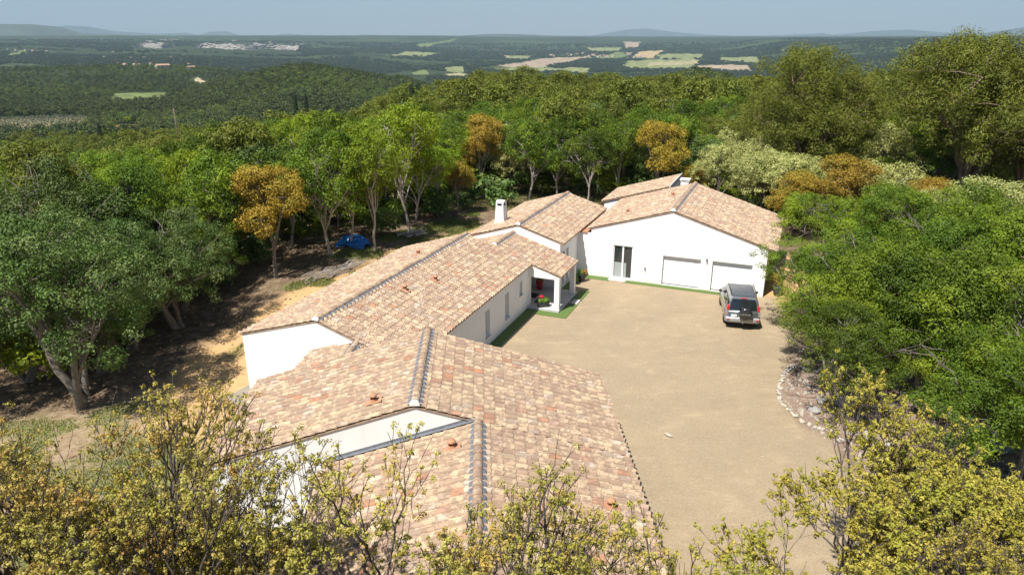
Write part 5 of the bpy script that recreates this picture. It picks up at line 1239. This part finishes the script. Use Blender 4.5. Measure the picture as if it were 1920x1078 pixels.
def where(x, y):
    b = math.degrees(math.atan2(x, y))
    return 'in the wood at the left' if b < -20 else 'in the wood behind the long wing' if b < -3 else 'in the wood behind the hall' if b < 13 else 'in the wood right of the garage'
for (x, y) in near[:LIM]:
    k = zone_kind(x, y, rf); nm, lb = KN[k]; ms = KM[k]; s_ = rf.uniform(.78, 1.08) * (1.0 if k != 'gold' else .85) * (.74 if (x > 16 and math.hypot(x, y) < 76) else 1); 
    edge = float(poly_dist(np.array([x]), np.array([y]), clearing)[0]); hs = rf.uniform(.88, 1.12)
    put_tree(nm, ms[rf.integers(len(ms))], float(x), float(y), lb + ' among others of its kind ' + where(x, y), lb + 's ' + where(x, y), s_, rf.uniform(0, 6.28), None, s_ * hs)
rest = near[LIM:]

# ---- farther forest: clumped crowns placed one by one by nodes
def far_proto(nm, seed, H, cr, cb, nc, nl, ls, m, crad, asp=.7, lobes=4, flat=.8):
    tr_, cr_ = make_tree(nm, seed, H, cr, cb, nc, nl, ls, m, BARK, crad, lobes, .14, asp, .35, 1, flat)
    o1 = bpy.data.objects.new(nm, cr_); return o1
def forest(name, pts, kinds, protos, label, smin=.8, smax=1.2, seed=1):
    col = bpy.data.collections.new(name + '_kinds')
    for i, p in enumerate(protos): p.name = 'k%02d' % i; col.objects.link(p)
    r = np.random.default_rng(seed); n = len(pts); me = bpy.data.meshes.new(name); me.vertices.add(n); me.vertices.foreach_set('co', np.asarray(pts, np.float32).ravel())
    for an, ty, dat in (('kind_i', 'INT', np.asarray(kinds, np.int32)), ('sc', 'FLOAT', r.uniform(smin, smax, n).astype(np.float32)), ('rz', 'FLOAT', r.uniform(0, 6.28, n).astype(np.float32))):
        a = me.attributes.new(an, ty, 'POINT'); a.data.foreach_set('value', dat)
    me.update(); o = np_obj(name, me); g = bpy.data.node_groups.new(name, 'GeometryNodeTree')
    g.interface.new_socket('Geometry', in_out='INPUT', socket_type='NodeSocketGeometry'); g.interface.new_socket('Geometry', in_out='OUTPUT', socket_type='NodeSocketGeometry')
    gi = g.nodes.new('NodeGroupInput'); go = g.nodes.new('NodeGroupOutput'); ci = g.nodes.new('GeometryNodeCollectionInfo'); ci.inputs['Collection'].default_value = col; ci.inputs['Separate Children'].default_value = True; ci.inputs['Reset Children'].default_value = True
    ip = g.nodes.new('GeometryNodeInstanceOnPoints'); ip.inputs['Pick Instance'].default_value = True
    def named_(an, ty): q = g.nodes.new('GeometryNodeInputNamedAttribute'); q.data_type = ty; q.inputs['Name'].default_value = an; return next(s for s in q.outputs if s.enabled and s.name == 'Attribute')
    L = g.links; L.new(gi.outputs[0], ip.inputs['Points']); L.new(ci.outputs[0], ip.inputs['Instance']); L.new(named_('kind_i', 'INT'), ip.inputs['Instance Index'])
    cx_ = g.nodes.new('ShaderNodeCombineXYZ'); L.new(named_('rz', 'FLOAT'), cx_.inputs[2])
    er = g.nodes.new('FunctionNodeEulerToRotation'); L.new(cx_.outputs[0], er.inputs[0]); L.new(er.outputs[0], ip.inputs['Rotation'])
    L.new(named_('sc', 'FLOAT'), ip.inputs['Scale']); L.new(ip.outputs[0], go.inputs[0])
    md = o.modifiers.new('trees', 'NODES'); md.node_group = g; return props(o, label, 'forest', kind='stuff')

FP = [far_proto('a', 201, 8, 3.0, 1.0, 60, 26, .36, L_OAK, .75), far_proto('b', 202, 8, 3.0, 1.0, 60, 26, .36, L_OAK, .75), far_proto('c', 203, 8, 2.7, 1, 55, 26, .34, L_OAKY, .7),
      far_proto('d', 204, 8, 3.0, 1, 60, 26, .34, L_DARK, .75), far_proto('e', 205, 7, 2.7, .8, 60, 24, .32, L_GOLD, .65), far_proto('f', 206, 7, 3.0, .8, 62, 24, .32, L_PALE, .65),
      far_proto('g', 207, 10, 3.1, 3, 60, 26, .5, L_PINE, .8, .3, 6), far_proto('h', 208, 11, 3.3, 3.5, 64, 26, .5, L_PINE, .85, .3, 6)]
KI = {'oak': 0, 'oakn': 1, 'young': 2, 'dark': 3, 'gold': 4, 'pale': 5, 'pine': 6}
mid = fill(120, 460, 5.2); mid = np.concatenate([rest, mid])
def in_fields(x, y):
    m_ = np.zeros(x.shape, bool)
    for P in field_polys: m_ |= poly_mask(x, y, P)
    return m_
mid = mid[~in_fields(mid[:, 0], mid[:, 1])]
zs_ = terrain_z(mid[:, 0], mid[:, 1]) - .3
def mid_kind(x, y):
    b = math.degrees(math.atan2(x, y)); d = math.hypot(x, y)
    n_ = float(fbm(np.array(x / 45.), np.array(y / 45.), 2, 8))
    if b < -20: p = [.22, .16, .10, .22, .05, .08, .10, .07]
    elif b < -3: p = [.12, .08, .04, .14, .22, .08, .18, .14]
    elif b < 13: p = [.08, .06, .02, .12, .22, .10, .22, .18]
    else: p = [.14, .10, .04, .14, .06, .12, .24, .16]
    p = np.array(p); 
    if n_ > .56: p[6:] *= 2.5
    if n_ < .42: p[[4, 5]] *= 2.5
    return int(rf.choice(8, p=p / p.sum()))
kinds = [mid_kind(x, y) for x, y in mid]
forest('forest', np.column_stack([mid, zs_]), kinds, FP, 'mixed oak and pine forest rolling down from the house to the valley', .75, 1.15, 4)

FQ = [far_proto('a', 301, 8, 3.4, .5, 26, 16, .75, L_HILL, 1.0), far_proto('b', 302, 8, 3.4, .5, 26, 16, .75, L_DARK, 1.0), far_proto('c', 303, 9, 3.2, 1.5, 26, 16, .8, L_HILL2, 1.0, .6),
      far_proto('d', 304, 10, 3.4, 2, 26, 16, .8, L_HILL2, 1.0, .6), far_proto('e', 305, 7, 3.2, .5, 26, 16, .7, L_OAK, 1.0), far_proto('f', 306, 8, 3.2, .5, 26, 16, .75, L_HILL, 1.0)]
def ring_pts(r0, r1, n):
    r = np.exp(rf.uniform(math.log(r0), math.log(r1), n)); b = np.radians(rf.uniform(-38, 38, n)); return np.column_stack([r * np.sin(b), r * np.cos(b)])
hil = np.concatenate([ring_pts(455, 900, 17000), ring_pts(900, 1500, 17000), ring_pts(1500, 2600, 20000)])
keep = ~in_fields(hil[:, 0], hil[:, 1])
hr = np.hypot(hil[:, 0], hil[:, 1]); village_zone = (np.degrees(np.arctan2(hil[:, 0], hil[:, 1])) < -20) & (hr > 1500) & (rf.random(len(hil)) < .5)
hil = hil[keep & ~village_zone]; nn_ = fbm(hil[:, 0] / 160, hil[:, 1] / 160, 3, 15); ku = rf.random(len(hil)) + (nn_ - .5) * 2.2
kk_ = np.select([ku < .25, ku < .4, ku < .52, ku < .75], [4 * (rf.random(len(hil)) < .35) + 0, 0, 1, 2], 3); kk_ = np.where(rf.random(len(hil)) < .2, 5, kk_)
forest('hill_forest', np.column_stack([hil, terrain_z(hil[:, 0], hil[:, 1]) - .3]), kk_, FQ, 'dark wooded hills beyond the near forest', .9, 1.4, 5)

far_ = ring_pts(2600, 8200, 52000); far_ = far_[~in_fields(far_[:, 0], far_[:, 1])]
fd = fbm(far_[:, 0] / 500, far_[:, 1] / 500, 3, 25); fk = fd > .36
for (xa_, xb_, r0_) in CLIFFS:
    da_, db_ = pix_ray(xa_, 90), pix_ray(xb_, 90); ba_, bb_ = math.atan2(da_[0], da_[1]), math.atan2(db_[0], db_[1]); fb_ = np.arctan2(far_[:, 0], far_[:, 1]); fr_ = np.hypot(far_[:, 0], far_[:, 1])
    fk &= ~((fb_ > ba_) & (fb_ < bb_) & (fr_ > r0_ - 900) & (fr_ < r0_ + 250))
far_ = far_[fk]
FR = [far_proto('a', 401, 10, 10, 1, 22, 12, 2.6, L_FAR, 3.6, .8, 4, .5), far_proto('b', 402, 9, 9, 1, 22, 12, 2.4, L_FAR, 3.2, .8, 5, .5), far_proto('c', 403, 9, 8, 1, 22, 12, 2.2, L_HILL2, 3.2, .8, 4, .5)]
forest('valley_forest', np.column_stack([far_, terrain_z(far_[:, 0], far_[:, 1]) - 2]), rf.choice(3, len(far_), p=[.45, .4, .15]), FR, 'blue green woods spread over the valley and the plateau slopes', .6, 1.5, 6)

# ---- olive grove on the valley floor
OP = field_polys[[i for i, f_ in enumerate(fields) if f_[1] == (0.20, 0.17, 0.09)][0]]
ox, oy = np.meshgrid(np.arange(min(p[0] for p in OP), max(p[0] for p in OP), 6.5), np.arange(min(p[1] for p in OP), max(p[1] for p in OP), 9.0)); ox, oy = ox.ravel(), oy.ravel()
ca_, sa_ = math.cos(.3), math.sin(.3); mx_, my_ = ox.mean(), oy.mean(); ox, oy = (ox - mx_) * ca_ - (oy - my_) * sa_ + mx_, (ox - mx_) * sa_ + (oy - my_) * ca_ + my_
ok_ = poly_mask(ox, oy, OP); op_ = np.column_stack([ox[ok_], oy[ok_]])[:6000]
if len(op_): forest('olive_grove', np.column_stack([op_, terrain_z(op_[:, 0], op_[:, 1])]), np.zeros(len(op_), int), [far_proto('a', 601, 3.4, 1.7, .6, 18, 20, .5, L_OLIVE, .6)], 'rows of grey green olive trees in the field at the far left', .8, 1.15, 9)

# ---- undergrowth below the trees
und = fill(24, 150, 3.1); und = und[~poly_mask(und[:, 0], und[:, 1], clearing) & (poly_dist(und[:, 0], und[:, 1], clearing) > .6)]
FU = [far_proto('a', 501, 1.9, 1.5, .1, 30, 34, .2, L_OAK, .42, .6, 4), far_proto('b', 502, 1.6, 1.4, .1, 30, 34, .2, L_DARK, .42, .6, 4), far_proto('c', 503, 2.2, 1.3, .1, 30, 34, .2, L_OAKY, .42, .6, 4)]
inn = (np.abs(und[:, 0]) < 45) & (und[:, 1] < 79)
uz = np.where(inn, near_z(und[:, 0], und[:, 1]), terrain_z(und[:, 0], und[:, 1])) - .05
forest('undergrowth', np.column_stack([und, uz]), rf.choice(3, len(und), p=[.4, .4, .2]), FU, 'low green undergrowth on the wood floor between the trunks', .6, 1.9, 7)

# ---- single marked trees in the middle distance
def cypress_mesh(seed, H, r0, m):
    r = np.random.default_rng(seed); t_ = np.linspace(.03, .98, 60); cs = np.column_stack([r.normal(size=60) * .12 * r0, r.normal(size=60) * .12 * r0, t_ * H]); rad = r0 * np.sin(np.pi * np.clip(t_ * .86 + .12, 0, 1)) ** .7
    V, Q, Cc = leaves_np(cs, rad, 60, .3, r, .45, .3, .7, 1.2); V2, Q2 = tubes_np([(np.array([[0, 0, -.5], [0, 0, H * .5]]), np.array([.12, .06]))], 6)
    return np_mesh('cypress_trunk', V2, Q2, BARK, None, True), np_mesh('cypress_crown', V, Q, m, Cc)
def cedar_mesh(seed, H, m):
    r = np.random.default_rng(seed); cs = []; 
    for i in range(13):
        z = H * (.12 + .86 * i / 13); rr = (1 - z / H) * H * .34 + .15
        for k in range(8): a = r.uniform(0, 6.28); q = rr * r.uniform(.35, 1); cs.append((q * math.cos(a), q * math.sin(a), z - q * .12))
    V, Q, Cc = leaves_np(np.array(cs), .5, 50, .26, r, .4, .5, .3, .5); V2, Q2 = tubes_np([(np.array([[0, 0, -.5], [0, 0, H * .95]]), np.array([.18, .03]))], 6)
    return np_mesh('cedar_trunk', V2, Q2, BARK, None, True), np_mesh('cedar_crown', V, Q, m, Cc)
CY = cypress_mesh(3, 10, 1.0, L_CYP); CE = cedar_mesh(4, 12, L_CEDAR)
def top_at(px, pytop, dist): d = pix_ray(px, pytop); d = d / np.hypot(d[0], d[1]); return d[0] * dist, d[1] * dist, CAMH + d[2] * dist
for px_, py_, di_, ms_, hh_, nm_, lb_ in ((771, 158, 175, CY, 10, 'cypress', 'slim dark cypress, the left one of a pair above the far canopy'), (784, 157, 175, CY, 10, 'cypress', 'slim dark cypress, the right one of a pair above the far canopy'),
                           (868, 150, 150, CE, 12, 'blue_cedar', 'blue green conical cedar rising from the canopy right of the cypresses'), (183, 230, 330, CY, 10, 'cypress', 'dark cypress beside the small orange field in the left valley'),
                           (552, 178, 300, CY, 10, 'cypress', 'small dark cypress on the slope below the wooded hill'), (572, 176, 300, CY, 10, 'cypress', 'second small cypress on the slope below the wooded hill, farther right')):
    x, y, z = top_at(px_, py_, di_); put_tree(nm_, ms_, x, y, lb_, None, 1.0, 0.5, z - hh_)
x, y, z = top_at(325, 203, 260); t_ = empty('utility_pole', (x, y, z - 10), 0.2, 'lone brown wooden pole standing in the left valley', 'utility pole')
mb = MB(); mb.tube([(0, 0, -4), (0, 0, 10)], [.2, .14], 8); mb.build('pole', simple('brown_pole', (0.2, 0.13, 0.09), .9), t_); mb = MB(); mb.box(-.9, .9, -.06, .06, 9.2, 9.35); mb.build('crossarm', GREY, t_)

# ---- houses of the far villages
HW = simple('cream_house_wall', (0.62, 0.53, 0.42), .9); HR = simple('faded_tile_roof', (0.44, 0.27, 0.18), .9)
def house_meshes(L, W_, h, rf_):
    a = MB(); a.box(-L / 2, L / 2, -W_ / 2, W_ / 2, -6, h); a.add([(-L / 2, -W_ / 2, h), (-L / 2, W_ / 2, h), (-L / 2, 0, h + rf_), (L / 2, -W_ / 2, h), (L / 2, W_ / 2, h), (L / 2, 0, h + rf_)], [(0, 1, 2), (5, 4, 3)])
    b = MB(); e = .5; k = rf_ / (W_ / 2)
    for s_ in (-1, 1): b.add([(-L / 2 - e, s_ * (W_ / 2 + e), h - e * k + .05), (L / 2 + e, s_ * (W_ / 2 + e), h - e * k + .05), (L / 2 + e, 0, h + rf_ + .05), (-L / 2 - e, 0, h + rf_ + .05), (-L / 2 - e, s_ * (W_ / 2 + e), h - e * k + .3), (L / 2 + e, s_ * (W_ / 2 + e), h - e * k + .3), (L / 2 + e, 0, h + rf_ + .3), (-L / 2 - e, 0, h + rf_ + .3)], [(0, 1, 2, 3), (7, 6, 5, 4), (0, 4, 5, 1), (0, 3, 7, 4), (1, 5, 6, 2)])
    c = MB()
    for i in range(int(L // 3.2)):
        x = -L / 2 + 1.7 + i * 3.2
        for s_ in (-1, 1): c.box(x - .5, x + .5, s_ * W_ / 2 - .04, s_ * W_ / 2 + .04, 1.0, 2.3)
    return [(n_, m_.build(n_, mt, None).data) for n_, m_, mt in (('wall', a, HW), ('roof', b, HR), ('shutters', c, SHUTGREY))]
HP = [house_meshes(14, 8, 4.5, 1.6), house_meshes(10, 8, 6.0, 1.6), house_meshes(20, 9, 4.2, 1.7)]
for o in [o for o in C.objects if o.name.split('.')[0] in ('wall', 'roof', 'shutters') and o.parent is None and 'label' not in o and o.data.name in [q[1].name for h_ in HP for q in h_]]: bpy.data.objects.remove(o)
def far_house(px, py, label, group, s_=1.0, lift=0):
    x, y, z, r_ = hit(px, py); h_ = HP[int(px * 7 + py) % 3]; z = float(terrain_z(np.array([x]), np.array([y]))[0]) + lift
    t_ = empty('farmhouse', (x, y, z), (px * 1.7) % 3.1, label, 'house', group); t_.scale = (s_, s_, s_)
    for n_, me in h_: link(bpy.data.objects.new(n_, me), t_)
for p in [(14, 90), (30, 91), (48, 92), (70, 93), (88, 93), (62, 92), (196, 104), (216, 106), (222, 117), (235, 118), (248, 106), (253, 117), (262, 117), (272, 106), (281, 107), (284, 117), (306, 102), (318, 105), (322, 106), (354, 119), (358, 122), (344, 118), (295, 121), (212, 95)]:
    far_house(p[0], p[1] + 5, 'cream walled house with faded tile roof in the hillside village at the left', 'houses of the village at the left', .95, 3.5)
far_house(305, 126, 'larger cream farmhouse below the hillside village at the left', None, 1.5, 3.5)
for p in [(1064, 103), (1070, 105), (1082, 103), (1093, 102), (1104, 107), (1112, 105), (1117, 108), (1122, 109), (1129, 106), (1138, 108), (1148, 107), (1176, 103), (1190, 109), (1200, 108), (1207, 108), (950, 108)]:
    far_house(p[0], p[1], 'small cream house among the valley fields beyond the wood', 'houses of the village in the valley', 2.0)
far_house(1180, 105, 'tall cream farm building beside the tan field in the valley', None, 3.0); far_house(1035, 107, 'long pale farm shed at the head of the pink field', None, 3.2)

# ---- straight road in the valley
def drape(name, pts, w_, m, lift=1.5):
    P = [hit(*p)[:2] for p in pts]; X_ = []; n = 40; cum = [0]
    for i in range(1, len(P)): cum.append(cum[-1] + math.dist(P[i], P[i - 1]))
    V = []; 
    for k in range(n + 1):
        d_ = cum[-1] * k / n; x = np.interp(d_, cum, [p[0] for p in P]); y = np.interp(d_, cum, [p[1] for p in P]); i = min(len(P) - 2, max(0, int(np.searchsorted(cum, d_)) - 1)); dx, dy = P[i + 1][0] - P[i][0], P[i + 1][1] - P[i][1]; q = math.hypot(dx, dy); 
        for s_ in (-1, 1): xx, yy = x - s_ * dy / q * w_, y + s_ * dx / q * w_; V.append((xx, yy, float(terrain_z(np.array([xx]), np.array([yy]))[0]) + lift + 6))
    return props(np_obj(name, np_mesh(name, np.array(V), np.array([(2 * k, 2 * k + 1, 2 * k + 3, 2 * k + 2) for k in range(n)]), m)), kind='structure')
drape('road', [(911, 139), (915, 146), (919, 152)], 9, simple('pale_asphalt', (0.36, 0.35, 0.33), .9))

# ---- a few small clouds, well above the haze
CM = bpy.data.materials.new('thin_cloud'); CM.use_nodes = True; t = CM.node_tree; t.nodes.clear(); o_ = t.nodes.new('ShaderNodeOutputMaterial'); mx = t.nodes.new('ShaderNodeMixShader'); tp = t.nodes.new('ShaderNodeBsdfTransparent'); df = t.nodes.new('ShaderNodeBsdfDiffuse'); df.inputs[0].default_value = (.9, .9, .9, 1)
lw = t.nodes.new('ShaderNodeLayerWeight'); lw.inputs[0].default_value = .35; cr_ = ramp(t, lw.outputs['Facing'], [(0.25, (.75, .75, .75)), (0.95, (0, 0, 0))]); t.links.new(cr_, mx.inputs[0]); t.links.new(tp.outputs[0], mx.inputs[1]); t.links.new(df.outputs[0], mx.inputs[2]); t.links.new(mx.outputs[0], o_.inputs[0])
import bmesh
for px_, py_, w_, lb_ in ((931, 8, 260, 'small white cloud high over the middle of the horizon'), (1168, 15, 190, 'tiny white cloud right of the middle cloud'), (1090, 13, 420, 'thin faint cloud streak between the two small clouds')):
    bm = bmesh.new(); r = random.Random(px_)
    for i in range(9):
        a = (i / 8 - .5) * w_ * 1.5; rad = w_ * .32 * r.uniform(.5, 1) * (1 - abs(i / 8 - .5)); fl = .5 if w_ < 400 else .16
        bmesh.ops.create_icosphere(bm, subdivisions=3, radius=1, matrix=Matrix.Translation((a, r.uniform(-30, 30), r.uniform(-.1, .25) * rad * fl)) @ Matrix.Diagonal((rad * 1.25, rad, rad * fl, 1)))
    me = bpy.data.meshes.new('cloud'); bm.to_mesh(me); bm.free(); me.materials.append(CM)
    for p in me.polygons: p.use_smooth = True
    o = link(bpy.data.objects.new('cloud', me)); x, y, z = top_at(px_, py_, 75000); o.location = (x, y, z); o.scale = (2.5, 2.5, 2.5); props(o, lb_, 'cloud', kind='stuff')

# ---- trees close to the camera: branching skeleton with tufts of budding leaves
def budding_tree(name, x, y, H, lean, spread, seed, lm, label, levels=5, rz=0, tuft=15, bare=0.08, start=.38, lsz=.056, nbs=(0, 4, 4, 3, 3, 3, 3)):
    r = np.random.default_rng(seed); segs = []; tips = []
    def grow(p, d, L, rad, lv):
        d = d / np.linalg.norm(d); q = p + d * L; pts = bent(p, q, r, .22, 6 if lv < 3 else 4); segs.append((pts, np.linspace(rad, rad * .62, len(pts))))
        e = pts[-1]; dd = (pts[-1] - pts[-2]); dd = dd / np.linalg.norm(dd); dd = dd * .6 + d * .4
        if lv >= levels:
            tips.append((e, dd, L)); return
        nb = nbs[lv + 1]
        ax = np.cross(dd, r.normal(size=3)); ax /= np.linalg.norm(ax); bx_ = np.cross(dd, ax); ph = r.uniform(0, 6.28)
        for i in range(nb):
            a = ph + 2 * math.pi * i / nb + r.uniform(-.4, .4); ang = (spread if lv < 2 else .52) * r.uniform(.55, 1.2)
            if i == 0 and lv > 0: ang *= .35
            nd = dd * math.cos(ang) + (ax * math.cos(a) + bx_ * math.sin(a)) * math.sin(ang) + np.array([0, 0, .16])
            st = pts[r.integers(len(pts) // 2, len(pts))] if i else e
            grow(st, nd, L * r.uniform(.56, .84), rad * (.66 if i == 0 else .52), lv + 1)
    L0 = H * start
    grow(np.array([0, 0, -.3]), np.array([lean[0], lean[1], 1.0]), L0, .17, 0)
    zmax = max(t[0][2] for t in tips); k = H / zmax
    segs = [(s_[0] * k, s_[1]) for s_ in segs]; cs = []; 
    for e, d, L in tips:
        e = e * k
        if r.random() < bare: segs.append((bent(e, e + d * L * .9 + np.array([0, 0, .05]), r, .1, 4), np.linspace(.008, .003, 4))); continue
        n_ = r.integers(2, 4)
        for j in range(n_):
            c = e + d * L * (.5 - .42 * j) * .8 + r.normal(size=3) * .07; cs.append(c); segs.append((np.array([e, (e + c) / 2, c]), np.array([.007, .006, .004])))
        segs.append((np.array([e, e + d * .05, e + d * L * .4]), np.array([.008, .007, .004])))
    cs = np.array(cs); V, Q, Cc = leaves_np(cs, r.uniform(.05, .11, len(cs)), tuft, lsz, r, .6, .5, .25, .9)
    # keep clumps of a similar tint together
    t_ = empty(name, (x, y, float(near_z(np.array([x]), np.array([y]))[0])), rz, label, 'tree')
    link(bpy.data.objects.new('crown', np_mesh('budding_crown', V, Q, lm, Cc)), t_)
    V, Q = tubes_np(segs, 5); link(bpy.data.objects.new('trunk', np_mesh('budding_trunk', V, Q, BARKD, None, True)), t_)
    return t_
budding_tree('budding_oak', -8.5, 10.1, 9.7, (-.04, .12), .52, 1, L_FORE, 'large budding oak nearest the camera at the lower left, with bare upright twigs', 6, tuft=20)
budding_tree('budding_oak', -5.4, 9.6, 8.7, (-.02, .12), .38, 2, L_FORE, 'slender budding oak in front of the white gable wall', 6, tuft=20, nbs=(0, 4, 3, 3, 2, 3, 2))
budding_tree('budding_oak', -9.3, 9.8, 8.8, (-.15, .05), .7, 3, L_FORE, 'low leafy budding oak in the bottom left corner', 6, tuft=18, bare=.02)
budding_tree('budding_oak', -6.5, 12.4, 7.3, (-.1, .1), .6, 14, L_FORE2, 'golden budding oak behind the nearest ones, beside the gable wall foot', 6, tuft=18, bare=.02)
budding_tree('budding_oak', -1.9, 9.3, 9.0, (.04, .14), .55, 4, L_FORE, 'open budding oak over the middle of the nearest roof', 6, tuft=22, nbs=(0, 4, 3, 3, 2, 3, 2))
budding_tree('budding_oak', 0.1, 9.0, 8.3, (.05, .1), .46, 5, L_FORE, 'olive green budding oak over the right half of the nearest roof', 6, tuft=22, nbs=(0, 4, 3, 3, 2, 3, 2))
budding_tree('budding_oak', 3.9, 9.3, 8.1, (.08, .06), .6, 6, L_FORE2, 'golden budding oak at the roof corner by the gravel yard', 6, tuft=20, nbs=(0, 4, 4, 3, 3, 2, 2))
budding_tree('budding_oak', 7.1, 12.4, 7.3, (.34, .1), .85, 7, L_FORE2, 'wide golden budding oak at the lower right before the curved border', 6, tuft=20, lsz=.066)
budding_tree('budding_oak', 10.3, 14.0, 6.4, (.15, .12), .62, 17, L_FORE2, 'full golden budding oak right of the wide one, towards the lower right edge', 6, tuft=20, lsz=.064)
budding_tree('budding_oak', 9.0, 11.2, 6.6, (.2, -.1), .75, 8, L_FORE2, 'low sparse golden oak in the bottom right corner', 6, tuft=12, bare=.2)

# ================================================================ air
hz = MB(); hz.box(-48000, 48000, -300, 48000, -420, 2400)
HM = bpy.data.materials.new('haze_air'); HM.use_nodes = True; HM.node_tree.nodes.clear()
ho = HM.node_tree.nodes.new('ShaderNodeOutputMaterial'); pv = HM.node_tree.nodes.new('ShaderNodeVolumePrincipled')
pv.inputs['Color'].default_value = (0.52, 0.71, 0.87, 1); pv.inputs['Density'].default_value = 4.6e-5; pv.inputs['Anisotropy'].default_value = 0.0
HM.node_tree.links.new(pv.outputs[0], ho.inputs['Volume'])
props(hz.build('haze', HM), 'pale blue haze over the distant valley and hills', 'haze', kind='stuff')
